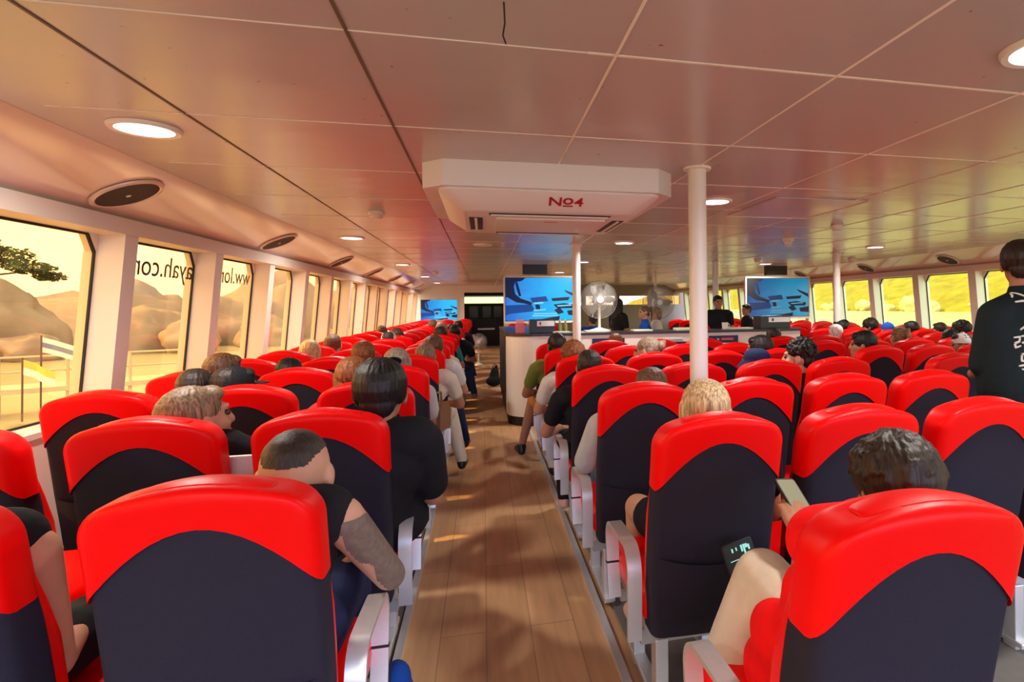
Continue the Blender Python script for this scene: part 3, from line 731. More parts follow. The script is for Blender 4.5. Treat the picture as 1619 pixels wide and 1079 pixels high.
for k, (x, w_, d_, hh) in enumerate(((1.30,.16,.2,.02),(1.95,.24,.2,.018),(2.55,.3,.2,.03),(3.30,.30,.16,.02),(.92,.2,.14,.015))):
    t = tag(build((lambda a: (a.box((0,0,hh/2), (w_,d_,hh), bev=.003), a)[1])(MB()), 'paper_stack', M['paper'], loc=(x,7.12,1.09)), ['cream paper stack left of the fan base','cream paper stack right of the fan base','thickest cream paper stack by the woman in blue','cream paper stack before the crew man in black','small paper stack before the black box'][k], 'papers', 'paper stacks on the counter')
t = empty('mug', (3.12,7.2,1.09)); tag(t, 'grey mug on the counter in front of the crew man', 'mug')
a = MB(); a.lathe([(.038,0),(.042,.085),(.038,.085),(.034,.01)], 18); build(a, 'body', M['fan_plastic'], t); a = MB(); a.tube([(.04,0,.07),(.065,0,.06),(.065,0,.03),(.04,0,.02)], .006, 6); build(a, 'handle', M['fan_plastic'], t)

# fans
def fan(x, y, z, R_, hub_z, label, pole_r=.018, base=.14, face=0, nw=90):
    t = empty('fan', (x,y,z), face); tag(t, label, 'fan', 'white electric fans')
    a = MB(); a.lathe([(base,0),(base,.018),(base*.5,.035),(pole_r*1.6,.05)], 28); build(a, 'base', M['fan_plastic'], t)
    a = MB(); a.lathe([(pole_r,.04),(pole_r,hub_z-.03)], 14); build(a, 'pole', M['fan_plastic'], t)
    m = Matrix.Translation((0,0,hub_z)) @ Matrix.Rotation(PI/2,4,'X')
    a = MB(); a.lathe([(.055,-.13),(.075,-.11),(.078,-.03),(.05,-.02)], 24, m); build(a, 'motor', M['fan_plastic'], t)
    a = MB()
    for sgn, zz in ((1,.055),(-1,-.035)):
        for k in range(nw):
            an = 2*PI*k/nw; pts = [m @ Vector((q*R_*math.cos(an), q*R_*math.sin(an), zz*(1-(q**3)) + .01)) for q in (.14,.5,.8,1)]
            a.tube(pts, .0015, 4)
        for q in (.5,1): a.tube([m @ Vector((q*R_*math.cos(2*PI*k/40), q*R_*math.sin(2*PI*k/40), zz*(1-q**3)+.01)) for k in range(40)], .0035 if q == 1 else .0016, 5, closed=True)
    build(a, 'cage', M['wire'], t)
    a = MB(); a.lathe([(.035,.062),(.042,.066),(.042,.076),(.001,.082)], 22, m); build(a, 'badge', M['white'], t)
    for k in range(3):
        a = MB(); an = 2*PI*k/3; vs = []; N = 10
        for i in range(N+1):
            q = .15+.75*i/N; wd = .33*math.sin(PI*min(1,.25+.75*i/N))
            for sgn in (-1,1):
                aa = an+sgn*wd*1.1; vs.append(m @ Vector((q*R_*math.cos(aa), q*R_*math.sin(aa), .012*sgn)))
        fs = [(2*i,2*i+1,2*i+3,2*i+2) for i in range(N)]
        a.add(vs+[v+Vector((0,.003,0)) for v in vs], fs+[tuple(j+len(vs) for j in f[::-1]) for f in fs]); build(a, 'blade', M['blade'], t)
    return t
fan(1.42,7.2,1.09,.235,.40,'white fan with a round cage standing on the counter between the poles')
fan(2.75,9.0,0,.27,1.46,'standing fan behind the counter, left of the thick pole', .02, .2)
fan(2.95,9.7,0,.27,1.45,'standing fan farthest back behind the counter, seen at the thick pole', .02, .2)
fan(-.12,14.7,0,.21,.56,'white fan standing on the floor at the far end of the aisle', .02, .10, nw=90)
# ------------------------------------------------------------------ seats
ST, SW = 1.055, .207
def yrear(z): return .15*(ST-z)/.76
def perim(n=44, e=5):
    cx, cy = .13, .55; out = []
    for i in range(15): out.append((-(1-cx)+2*(1-cx)*i/14, -1))
    for k in range(1,4): out.append((1-cx+cx*math.sin(PI/2*k/4), -1+cy-cy*math.cos(PI/2*k/4)))
    out += [(1,-1+cy),(1,1-cy)]
    for k in range(1,4): out.append((1-cx+cx*math.cos(PI/2*k/4), 1-cy+cy*math.sin(PI/2*k/4)))
    for i in range(15): out.append((1-cx-2*(1-cx)*i/14, 1))
    for k in range(1,4): out.append((-1+cx-cx*math.sin(PI/2*k/4), 1-cy+cy*math.cos(PI/2*k/4)))
    out += [(-1,1-cy),(-1,-1+cy)]
    for k in range(1,4): out.append((-1+cx-cx*math.cos(PI/2*k/4), -1+cy-cy*math.sin(PI/2*k/4)))
    return out
PM = perim()
def wprof(z, W, r=.085):
    t = z-(ST-r)
    if t > 0: return W-r+math.sqrt(max(0, r*r-t*t))
    return W*(1-.03*max(0,(.62-z)/.3))
def dome_z(z, nx): 
    k = max(0,(z-.85)/(ST-.85)); return z-.022*nx*nx*k
def sect(z, W, d0, d1):
    """perimeter of the backrest at height z: rear face at depth d0, front face at depth d1 behind/before yrear"""
    w = wprof(z, W); t = max(0, z-(ST-.03)); sh = .03-math.sqrt(max(0,.0009-t*t)) if t > 0 else 0
    y0, y1 = yrear(z)+d0+sh, yrear(z)+d1-sh
    return [(nx*w, (y0+y1)/2+ny*(y1-y0)/2 - (.012*(1-nx*nx) if ny < 0 else -.004*(1-nx*nx)), dome_z(z,nx)) for nx, ny in PM]
def loft(mb, rows, cap0=True, cap1=True, mi=0):
    n = len(rows[0]); vs = [v for r in rows for v in r]
    fs = [(j*n+i, j*n+(i+1)%n, (j+1)*n+(i+1)%n, (j+1)*n+i) for j in range(len(rows)-1) for i in range(n)]
    if cap0: fs.append(tuple(range(n-1,-1,-1)))
    if cap1: fs.append(tuple((len(rows)-1)*n+i for i in range(n)))
    mb.add(vs, fs, mi)
ztop = [ST-.085+.085*math.sin(PI/2*k/7) for k in range(8)]
def crown(row, lift=.005):
    ys = [p[1] for p in row]; mid = (min(ys)+max(ys))/2; out = []
    for k in (.72,.45,.2,.0):
        out.append([(p[0]*(.97+.03*k) if abs(p[0]) > .1 else p[0], mid+(p[1]-mid)*k, p[2]+lift*(1-k*k)) for p in row])
    return out
def make_seat():
    P = {}
    a = MB(); zs = [.36,.40,.50,.60,.70,.80,.90,.96]+ztop
    rows = []
    for z in zs:
        dep = .140 if z < .75 else .140-.04*min(1,(z-.75)/.25)
        bl = .035*max(0,min(1,(.86-z)/.12))
        rows.append([(x*(1.01 if z < .8 else 1), y+(bl*abs(x/SW)**3 if PM[i][1] > 0 else 0), zz) for i, (x, y, zz) in enumerate(sect(z, SW-.012, .018, dep))])
    loft(a, rows); P['backrest'] = a.mesh('backrest', M['red'])
    a = MB(); zs = [.325,.335,.38,.46,.54,.62,.70,.78,.84,.90,.95,.985]
    rows = [sect(z, SW-.001, .0 - (.012 if z < .34 else 0), .118 if z < .75 else .118-.025*min(1,(z-.75)/.2)) for z in zs]
    loft(a, rows); P['back_cover'] = a.mesh('back_cover', M['charcoal'])
    # red headrest cover with its arched lower edge
    a = MB(); rows = []
    NV = 16
    for v in range(NV+1):
        row = []
        for i, (nx, ny) in enumerate(PM):
            zb = .822+.150*(1-abs(nx)**1.95)
            f = v/NV; z = zb+(ST+.002-zb)*math.sin(PI/2*f)
            s = sect(min(z,ST), SW+.003, -.006, .105)[i]
            row.append((s[0], s[1], s[2]+(z-min(z,ST))))
        rows.append(row)
    rows += crown(rows[-1]); loft(a, rows, False, False); P['headrest_cover'] = a.mesh('headrest_cover', M['red'])
    # slack seat-back pocket
    a = MB(); N = 14; vs = []; fs = []
    for j in range(6):
        for i in range(N+1):
            u = -1+2*i/N; z = .385+(.60-.025*(1-u*u)-.385)*j/5
            off = .004+.022*(1-u**4)*math.sin(PI*.5*(j/5))**.8
            vs.append((u*(SW-.02), yrear(z)-.012*(1-u*u)-off, z))
    for j in range(5):
        for i in range(N): fs.append((j*(N+1)+i, j*(N+1)+i+1, (j+1)*(N+1)+i+1, (j+1)*(N+1)+i))
    k = len(vs); vs += [(x,y+.005,z-.002) for x,y,z in vs]; fs += [tuple(q+k for q in f[::-1]) for f in fs]
    a.add(vs, fs); P['seat_pocket'] = a.mesh('seat_pocket', M['charcoal'])
    # cushion
    a = MB(); rows = []
    for q in [0,.25,.5,.75,1]+[1]: pass
    for y, ins, zt in ((.20,.02,.455),(.205,.004,.462),(.30,0,.452),(.45,0,.455),(.60,0,.465),(.645,.006,.455),(.66,.03,.43)):
        n = 28; row = []
        for i in range(n):
            an = 2*PI*i/n; c, s_ = math.cos(an), math.sin(an)
            row.append((math.copysign(abs(c)**.4,c)*(.222-ins), y, (zt+.335)/2+math.copysign(abs(s_)**.5,s_)*((zt-.335)/2-ins*.5)))
        rows.append(row)
    loft(a, rows); P['seat_cushion'] = a.mesh('seat_cushion', M['red'])
    a = MB(); a.box((0,.42,.315), (.40,.38,.03)); a.box((0,.26,.27), (.42,.035,.05)); a.box((0,.56,.27), (.42,.035,.05)); P['seat_frame'] = a.mesh('seat_frame', M['alu_dark'], False)
    a = MB(); a.box((0,.26,.13), (.045,.06,.26), bev=.004); a.box((0,.56,.13), (.045,.06,.26), bev=.004); a.box((0,.41,.03), (.05,.42,.022), bev=.004); P['leg'] = a.mesh('leg', M['alu'], False)
    a = MB()
    pts = [(.205,.285),(.20,.40),(.198,.50)]+[(.198+.07-.07*math.cos(t),.50+.085*math.sin(t)) for t in [PI/2*k/7 for k in range(1,8)]]
    pts += [(.36,.583),(.47,.578)]+[(.47+.075*math.sin(t),.508+.07*math.cos(t)) for t in [PI/2*k/6 for k in range(1,7)]]+[(.54,.46),(.525,.38),(.505,.285)]
    a.bar(pts, .048, .013); P['armrest'] = a.mesh('armrest', M['alu'])
    a = MB(); a.box((0,.532,.412), (.052,.018,.008), bev=.001); P['hinge'] = a.mesh('hinge', M['rubber'], False)
    return P
SP = make_seat()
SEATS = {}
def seat(x, y, key, label, group, arm=0):
    t = empty('ferry_seat', (x,y,.013)); tag(t, label, 'seat', group)
    for k in ('backrest','back_cover','headrest_cover','seat_pocket','seat_cushion','seat_frame'): link(k, SP[k], t)
    for s in (-1,1): link('leg', SP['leg'], t, (s*.14,0,0))
    if arm: 
        o = link('armrest', SP['armrest'], t, (arm*.243,0,0)); link('hinge', SP['hinge'], o)
    SEATS[key] = t; return t
LYS = [1.33+.78*k for k in range(22)]; LXS = [-.535,-1.045,-1.585]
MYS = [.835]+[.885+.78*k for k in range(1,7)]; MXS = [.70,1.21,1.715,2.2]
OYS = [.885+.78*k for k in range(3,17)]; OXS = [3.09+.495*c for c in range(8)]
CN = {0:'aisle', 1:'middle', 2:'window'}
for k, y in enumerate(LYS):
    for c, x in enumerate(LXS):
        if k == 0 and c == 2: continue
        if k == 0: x -= (.010,.04)[c]; y = 1.29
        seat(x, y, ('L',k,c), 'red and charcoal ferry seat, %s seat in the %s left-hand row from the camera' % (CN[c], ORD[k]), 'seats of the left block', 1 if c == 0 else 0)
MC = ['aisle','second','third','rightmost']
for k, y in enumerate(MYS):
    for c, x in enumerate(MXS):
        if k == 0 and c > 0: continue
        seat(x+(.045 if k == 0 else .02 if k == 1 else 0), y, ('M',k,c), 'red and charcoal ferry seat, %s seat in the %s middle row from the camera' % (MC[c], ORD[k]), 'seats of the middle block', -1 if c == 0 else 0)
OC = ['leftmost','second','third','fourth','fifth','sixth','seventh','window']
for k, y in enumerate(OYS):
    for c, x in enumerate(OXS):
        if y > 6.0 and y < 10.6 and x < 4.5: continue
        if 764+x*947/(y*.9716+x*.237) > 1640: continue
        if y > 8.2 and x < 4.2: continue
        seat(x, y, ('O',k,c), 'red and charcoal ferry seat, %s seat in the %s row of the far right block' % (OC[c], ORD[k]), 'seats of the right block', -1 if c == 0 else 0)
for k, y in enumerate((11.4,12.2,13.0)):
    for c, x in enumerate((.74,1.24)):
        seat(x, y, ('F',k,c), 'red ferry seat beyond the counter, %s seat of the %s row right of the aisle' % (('aisle','second')[c], ORD[k]), 'seats beyond the counter', -1 if c == 0 else 0)

# ------------------------------------------------------------------ passengers
HOME = (0,.285,1.075)
def kit(D, shirt=None, trs=None, vox=.0085, pre=''):
    m = dict(body=body_mesh(D, vox), eyes=eye_mesh(D))
    m['shirt'] = shirt_mesh(D, **(shirt or {})); m['trousers'] = trouser_mesh(D, **(trs or {})); m['shoes'] = shoe_mesh(D)
    return D, m
ELB = {-1:((-.195,.275,.875),(-.275,.38,.645),(-.16,.60,.625),(-.09,.68,.615))}
ELR = {1:((.195,.275,.875),(.275,.38,.645),(.16,.60,.625),(.09,.68,.615))}
G0 = kit(seated()); GL = kit(seated(hrot=rotz(55))); GR_ = kit(seated(hrot=rotz(-50)))
GE = kit(seated(arms=ELB)); GER = kit(seated(arms=ELR, legs={1:((.09,.38,.545),(.16,.74,.535),(.27,.66,.10),(.29,.80,.045))}))
GLEG = kit(seated(arms=ELB, legs={-1:((-.09,.38,.545),(-.18,.74,.535),(-.30,.70,.10),(-.33,.84,.045))}), trs=dict(short=.75))
KITS = dict(G0=G0, GL=GL, GR=GR_, GE=GE, GER=GER, GLEG=GLEG)
def sit(key, kitn, label, hair, hairm, shirt='black', trs='denim', dx=0, top=1.19, skin='skin', shoes='shoe_black', rz=0, dy=0):
    s = SEATS[key]; D, ms = KITS[kitn]; sc = 1+(top-1.255)*.8
    p = assemble('person', label, (s.location.x+dx, s.location.y+dy, .013-(.44*(sc-1))), D, ms, hair, hairm if isinstance(hairm, list) else M[hairm],
        dict(body=M[skin], eyes=M['eye'], shirt=M['c_'+shirt], trousers=M['c_'+trs], shoes=M[shoes]), rz, scale=sc)
    return p
# --- near passengers with meshes of their own
# man with the shaved sides and the tattooed arm
D = seated(arms={1:((.20,.265,.885),(.285,.44,.655),(.20,.66,.635),(.15,.75,.615))}, head=(.07,.375,.962), hrot=Matrix.Rotation(R(-22),3,'X'), hs=1.06, broad=1.08)
hb = body_mesh(D, .0065)
ms = dict(body=hb, eyes=eye_mesh(D), shirt=shirt_mesh(D, tank=True), trousers=trouser_mesh(D), shoes=shoe_mesh(D))
s = SEATS[('L',0,0)]
shaved = assemble('person', 'man with shaved sides and a tattooed right arm in the nearest left aisle seat', (s.location.x, s.location.y, .013), D, ms, None, None, dict(body=M['skin'], eyes=M['eye'], shirt=M['c_black'], trousers=M['c_navy'], shoes=M['shoe_black']))
hinv = (Matrix.Translation(D['hc']) @ D['hrot'].to_4x4()).inverted()
def buzz(c):
    q = hinv @ c; return q.z > .045+.0*abs(q.x) - max(0,-q.y)*.35 + max(0, abs(q.x)-.045)*1.5 and q.z < .2 and q.z > -.05
link('hair', shell(hb, buzz, .0035, 'hair', M['hair_dark']), shaved)
def tat(c, nn):
    if c.x < .17 or c.z < .60 or c.z > .885: return False
    a = math.atan2(c.y-.30, c.x-.2); return nn.x-.35*nn.y > .35+.5*noise.noise(c*16) and c.y < .50
link('tattoo', shell(hb, tat, .0012, 'tattoo', M['ink'], True), shaved)
# woman in a tank top beside him
D = seated(arms={1:((.185,.27,.865),(.205,.30,.60),(.13,.52,.57),(.08,.60,.57))}, broad=.95)
ms = dict(body=body_mesh(D,.008), eyes=eye_mesh(D), shirt=shirt_mesh(D, tank=True), trousers=trouser_mesh(D), shoes=shoe_mesh(D))
s = SEATS[('L',0,1)]
assemble('person', 'person in a black tank top with a bare right arm at the lower left edge', (s.location.x-.075, s.location.y, .013), D, ms, 'long', M['hair_dark'], dict(body=M['skin'], eyes=M['eye'], shirt=M['c_black'], trousers=M['c_black'], shoes=M['shoe_black']))
def phone(loc, rot, label, w=.074, h=.155, lit='bright'):
    t = empty('smartphone', loc); t.rotation_euler = rot; tag(t, label, 'phone')
    a = MB(); a.prism(rr(w/2,h/2,.010), -.004, .004); build(a, 'body', M['black'], t)
    a = MB(); a.prism(rr(w/2-.004,h/2-.005,.007), .004, .0048); build(a, 'screen', lit, t, smooth=False)
    return t
M['ph_pale'] = emis('phone_photo', (.36,.33,.18), .8); M['ph_dark'] = emis('phone_dark', (.01,.011,.010), 1); M['ph_glow'] = emis('phone_glyphs', (.35,.85,.75), 1)
p = phone((-.80,2.03,.80), (R(60),0,R(-10)), 'phone with a pale screen held up at the left edge', lit=M['ph_pale'])
# black-haired man leaning into the aisle
D = seated(arms={1:((.20,.275,.875),(.225,.36,.64),(.10,.58,.62),(.03,.64,.61))}, head=(.045,.29,1.065), hs=1.10, broad=1.15, legs={1:((.02,.38,.545),(.0,.74,.535),(.0,.70,.10),(.0,.84,.045))})
ms = dict(body=body_mesh(D,.0075), eyes=eye_mesh(D), shirt=shirt_mesh(D, extra=.012, sleeve=.75), trousers=trouser_mesh(D), shoes=shoe_mesh(D))
s = SEATS[('L',1,0)]
bm_ = assemble('person', 'man with thick black hair and black shirt leaning into the aisle, sunglasses on his head', (s.location.x+.105, s.location.y, .013), D, ms, 'full', M['hair_black'], dict(body=M['skin_tan'], eyes=M['eye'], shirt=M['c_black'], trousers=M['c_black'], shoes=M['shoe_black']))
a = MB()
for sx in (-1,1):
    m = Matrix.Translation(D['hc']+Vector((sx*.036,.072,.118))) @ Matrix.Rotation(R(-48),4,'X') @ Matrix.Diagonal((1,.75,1,1))
    a.lathe([(.001,0),(.030,.002),(.031,.006),(.001,.008)], 18, m)
a.tube([D['hc']+Vector((-.012,.074,.124)), D['hc']+Vector((.012,.074,.124))], .004, 6)
build(a, 'sunglasses', M['black'], bm_)
# woman with short light hair looking to the right
D = seated(head=(.045,.285,1.00), hrot=rotz(-44) @ Matrix.Rotation(R(8),3,'X'), hs=1.05, broad=.95)
ms = dict(body=body_mesh(D,.0065), eyes=eye_mesh(D), shirt=shirt_mesh(D), trousers=trouser_mesh(D), shoes=shoe_mesh(D))
s = SEATS[('L',1,1)]
wm = assemble('person', 'woman with short light brown hair turned to the right, pearl earring', (s.location.x, s.location.y, .013), D, ms, 'short', M['hair_sandy'], dict(body=M['skin'], eyes=M['eye'], shirt=M['c_black'], trousers=M['c_black'], shoes=M['shoe_black']))
a = MB(); a.ball(D['hc']+D['hrot'] @ (Vector((.083,.004,-.046))*1.05), .006, 10); build(a, 'earring', M['white'], wm)
a = MB(); a.box((0,0,0), (.34,.02,.10), bev=.008); t = tag(build(a, 'towel', M['c_white'], loc=(-.86,2.60,.93)), 'white cloth draped between the light-haired woman and the next seat', 'towel')
t.location = (-.775,2.255,.86); t.scale = (.62,1,1)
# passenger in pale trousers with a raised knee (nearest middle seat)
D = seated(arms={-1:((-.14,.29,.78),(-.10,.42,.60),(.0,.56,.76),(.01,.62,.81))}, broad=.9, legs={-1:((-.04,.40,.545),(-.07,.66,.625),(-.33,.60,.16),(-.38,.72,.07)), 1:((.09,.40,.545),(.12,.66,.535),(.11,.64,.10),(.115,.75,.045))}, head=(.12,.36,.95), hrot=Matrix.Rotation(R(-14),3,'X'))
ms = dict(body=body_mesh(D,.0065), eyes=eye_mesh(D), shirt=shirt_mesh(D), trousers=trouser_mesh(D, extra=.012), shoes=shoe_mesh(D))
s = SEATS[('M',0,0)]
assemble('person', 'dark-haired person in the nearest middle seat, pale trousers, one knee raised', (s.location.x+.08, s.location.y, .013), D, ms, 'tousled', M['hair_dark'], dict(body=M['skin_tan'], eyes=M['eye'], shirt=M['c_redtop'], trousers=M['c_cream'], shoes=M['shoe_black']))
phone((.865,1.50,.845), (R(38),R(8),R(14)), 'phone held up showing a photo, between the two nearest middle seats', lit=M['ph_pale'])
# device tucked in the seat pocket
t = phone((.755,1.735,.60), (R(76),R(0),R(0)), 'dark phone with glowing figures tucked in the seat pocket', .105, .15, lit=M['ph_dark'])
t.rotation_euler = (R(79),R(-14),R(2)); t.location = (.775,1.672,.60)
a = MB()
for x, y, w_, h_ in ((-.02,.052,.005,.012),(-.006,.053,.004,.010),(.012,.050,.006,.02),(.020,.045,.006,.03),(.028,.053,.008,.012),(.036,.047,.006,.016),(-.01,.022,.05,.002),(-.02,-.02,.008,.008),(-.022,-.045,.006,.016),(.02,-.048,.012,.005)):
    a.box((x,y,.0053), (w_,h_,.0008))
build(a, 'glowing_figures', M['ph_glow'], t, smooth=False)
# blonde in black shorts
D = seated(head=(-.03,.30,1.01), broad=.86, arms={-1:((-.15,.275,.84),(-.14,.36,.62),(-.06,.58,.60),(-.02,.66,.59))}, legs={-1:((-.09,.38,.545),(-.16,.74,.535),(-.16,.72,.10),(-.17,.85,.045))})
ms = dict(body=body_mesh(D,.0075), eyes=eye_mesh(D), shirt=shirt_mesh(D), trousers=trouser_mesh(D, short=.62), shoes=shoe_mesh(D))
s = SEATS[('M',1,0)]
assemble('person', 'blonde person in black shorts in the second middle row aisle seat', (s.location.x+.075, s.location.y, .013), D, ms, 'bob', M['hair_blonde'], dict(body=M['skin'], eyes=M['eye'], shirt=M['c_black'], trousers=M['c_black'], shoes=M['shoe_pink']))
# white T-shirt
D = seated(head=(.06,.295,1.04), arms={-1:((-.21,.275,.87),(-.285,.36,.65),(-.15,.60,.63),(-.08,.68,.615))}, broad=1.0)
ms = dict(body=body_mesh(D,.0075), eyes=eye_mesh(D), shirt=shirt_mesh(D, sleeve=.86, extra=.008), trousers=trouser_mesh(D), shoes=shoe_mesh(D))
s = SEATS[('M',2,0)]
assemble('person', 'person in a pale grey T-shirt and jeans, elbow on the aisle armrest', (s.location.x+.03, s.location.y, .03), D, ms, 'short', M['hair_brown'], dict(body=M['skin'], eyes=M['eye'], shirt=M['c_grey'], trousers=M['c_denim'], shoes=M['shoe_black']), scale=.93)
# --- passengers from the shared bodies
L_ = [
 (('L',2,0),'G0','person with brown hair half hidden behind the black-haired man','bob','hair_auburn','red',-.10,1.19),
 (('L',2,1),'GR','person in a dark cap in the third left row',['cap','short'],'cap','navy',-.11,1.14),
 (('L',2,2),'G0','person whose dark hair barely shows over the third left window seat','short','hair_dark','grey',.27,1.13),
 (('L',3,2),'GR','brown-haired person by the third window pane','full','hair_brown','blue',.09,1.15),
 (('L',3,1),'G0','person whose dark crown just shows over the fourth left row','short','hair_black','navy',-.10,1.10),
 (('L',3,0),'G0','grey-haired person in the fourth left row by the aisle','bob','hair_grey','grey',0,1.17),
 (('L',4,1),'G0','auburn-haired person in the fifth left row','full','hair_auburn','white',.17,1.17),
 (('L',4,0),'GER','light brown ponytailed person in the fifth left row by the aisle','pony','hair_sandy','beige',.10,1.15),
 (('L',5,0),'GER','brown-haired person ahead of the ponytail by the aisle','full','hair_brown','white',.10,1.17),
 (('L',5,2),'G0','blonde person by the left windows','bob','hair_blonde','white',.14,1.15),
 (('L',6,2),'G0','brown-haired person ahead of the blonde by the left windows','short','hair_brown','grey',.14,1.17),
 (('L',6,0),'GER','person with dark hair and pale clothes leaning into the aisle, seventh left row','short','hair_brown','cream',.06,1.12),
 (('L',7,1),'G0','person in a white cap in the left block',['cap_back','short'],'wcap','white',0,1.15),
 (('L',8,1),'G0','brown-haired person just beyond the white cap','bob','hair_brown','blue',-.02,1.18),
 (('L',8,0),'GER','dark-haired person by the aisle in the ninth left row','full','hair_dark','teal',0,1.18),
 (('L',9,0),'GER','black-haired person by the aisle in the tenth left row','short','hair_black','black',.14,1.18),
 (('L',10,0),'GER','person in white by the aisle in the eleventh left row','short','hair_dark','white',.05,1.17),
 (('L',11,0),'GER','light-haired person far along the left aisle','bob','hair_grey','cream',-.15,1.2),
 (('L',12,0),'GER','person in dark clothes far along the left aisle, thirteenth row','short','hair_black','black',.1,1.19),
 (('L',10,2),'G0','far brown-haired person by the left windows, eleventh row','short','hair_brown','grey',.1,1.16),
 (('L',13,1),'G0','far light-haired person below the small bulkhead screen','full','hair_sandy','grey',.1,1.2),
 (('M',3,0),'GE','person in black with close-cropped dark hair, fourth middle row aisle seat','short','hair_dark','black',-.08,1.15),
 (('M',4,0),'GE','reddish-haired person in a white shirt, fifth middle row aisle seat','tousled','hair_auburn','white',-.06,1.15),
 (('M',5,0),'GLEG','person in a black cap and olive shirt with a leg out in the aisle',['cap_back','short'],'bcap','olive',-.08,1.2),
 (('M',4,1),'GL','grey-blonde person with a bun in the fifth middle row','bun','hair_grey','grey',0,1.2),
 (('M',3,2),'GL','person in a blue bucket hat in the fourth middle row',['bucket'],'navyhat','black',0,1.12),
 (('M',3,3),'GL','man with curly dark hair turned left, his ear showing','curly','hair_black','black',-.17,1.18),
 (('M',4,3),'GL','person with a dark bowl cut ahead of the curly-haired man','full','hair_black','white',-.06,1.17),
 (('M',6,1),'G0','person whose auburn hair just shows before the counter','short','hair_auburn','maroon',.1,1.12),
 (('O',1,0),'GL','dark-haired man with his face turned left beside the far pole','full','hair_black','white',0,1.2),
 (('O',2,2),'G0','light brown ponytailed person among the right seats','pony','hair_sandy','black',0,1.2),
 (('O',1,2),'GL','person in a white cap near the standing man',['cap_back','short'],'wcap','black',0,1.14),
 (('O',2,3),'G0','long black haired person near the standing man','long','hair_black','white',.1,1.14),
 (('O',3,5),'GL','black-haired person close to the right windows beside the standing man','tousled','hair_black','black',0,1.21),
 (('O',3,0),'G0','person whose dark hair just shows right of the right screen','short','hair_dark','black',0,1.17),
 (('O',5,4),'GL','dark-haired person right of the black box under the right screen','short','hair_black','navy',-.1,1.19),
 (('O',4,3),'G0','white-haired person low among the far right seats','full','hair_white','white',-.2,1.14),
 (('O',5,5),'GL','dark-haired person framed by the far right windows','tousled','hair_dark','black',-.1,1.21),
 (('O',4,4),'G0','person in a blue cap among the far right seats',['cap_back'],'bluecap','white',.08,1.17),
 (('O',4,5),'G0','dark-haired person right of the blue cap','full','hair_black','grey',-.05,1.18),
 (('O',4,6),'G0','dark-haired person nearest the right windows','short','hair_dark','black',-.1,1.15),
 (('O',6,5),'G0','black-haired person far along the right windows','short','hair_black','black',0,1.17),
 (('F',0,0),'GE','dark-haired person beyond the counter by the aisle','short','hair_dark','cream',0,1.2),
 (('F',1,0),'GE','person in pale clothes beyond the counter, second row by the aisle','short','hair_brown','white',0,1.16),
]
SPEC = dict(cap=[M['c_black'],M['hair_dark']], wcap=[M['c_white'],M['hair_dark']], bcap=[M['c_black'],M['hair_dark']], navyhat=[M['c_navy']], bluecap=[M['c_blue']])
TR = ['denim','black','beige','navy','grey']; SK = ['skin','skin_tan','skin','skin_tan']
for i, (key, kn, lab, hair, hm, sh, dx, top) in enumerate(L_):
    if key not in SEATS: print('NO SEAT', key); continue
    sit(key, kn, lab, hair, SPEC.get(hm, hm) if hm in SPEC else hm, sh, TR[i%5] if kn != 'GLEG' else 'orange', dx, top, SK[i%4], 'shoe_black' if i%3 else 'shoe_pink')

# --- standing figures
def standing(arms, hrot=None, hs=1.0, legs=True, lean=0, broad=1.0, sh=1.415):
    hrot = hrot or Matrix.Identity(3); hc = Vector((0,lean+.015,1.61)); b = broad
    torso = [('e',(0,0,.95),(.165*b,.115,.12)), ('c',(0,0,.96),.118*b,(0,lean*.5,1.16),.112*b), ('e',(0,lean*.8,1.28),(.165*b,.108,.17)), ('c',(-.155*b,lean,sh),.060,(0,lean,max(sh,1.40)),.060), ('c',(.155*b,lean,sh),.060,(0,lean,max(sh,1.40)),.060)]
    neck = [('c',(0,lean,1.42),.062,(0,lean+.005,1.55),.054)]
    up, fore, hand, thigh, shin, foot = [],[],[],[],[],[]
    for s in (-1,1):
        a, e, w, h = [Vector(q) for q in arms[s]]
        up.append(('c',a,.052,e,.041)); fore.append(('c',e,.041,w,.027)); hand += hand_prims(w, h-w, (0,0,-1) if abs((h-w).normalized().z) < .8 else (0,1,0), s, .45)
        thigh.append(('c',(s*.09,0,.92),.088,(s*.1,.02,.50),.058)); shin += [('c',(s*.1,.02,.50),.054,(s*.1,-.01,.34),.052),('c',(s*.1,-.01,.34),.052,(s*.1,-.01,.09),.036)]
        foot += [('c',(s*.1,-.03,.045),.036,(s*.115,.15,.032),.028)]
    return dict(torso=torso, neck=neck, head=head_prims(hc,hrot,hs), up=up, fore=fore, hand=hand, thigh=thigh, shin=shin, foot=foot, hc=hc, hrot=hrot, hs=hs)
D = standing({-1:((-.19,0,1.32),(-.215,.05,1.06),(-.08,.25,1.0),(.0,.28,1.0)), 1:((.19,0,1.32),(.27,-.10,1.13),(.02,-.165,.985),(-.06,-.17,.975))}, rotz(-38), 1.02, broad=1.15, sh=1.335)
ms = dict(body=body_mesh(D,.0075), eyes=eye_mesh(D), shirt=shirt_mesh(D, sleeve=.93, extra=.014, voxel=.009, boxy=True), trousers=trouser_mesh(D), shoes=shoe_mesh(D))
man = assemble('person', 'standing man in a black T-shirt with white brush lettering on the back', (2.80,2.52,-.0), D, ms, 'full', M['hair_dark'], dict(body=M['skin_tan'], eyes=M['eye'], shirt=M['c_teal_black'], trousers=M['c_black'], shoes=M['shoe_black']))
sme = ms['shirt']; bvh = BVHTree.FromPolygons([v.co for v in sme.vertices], [tuple(p.vertices) for p in sme.polygons])
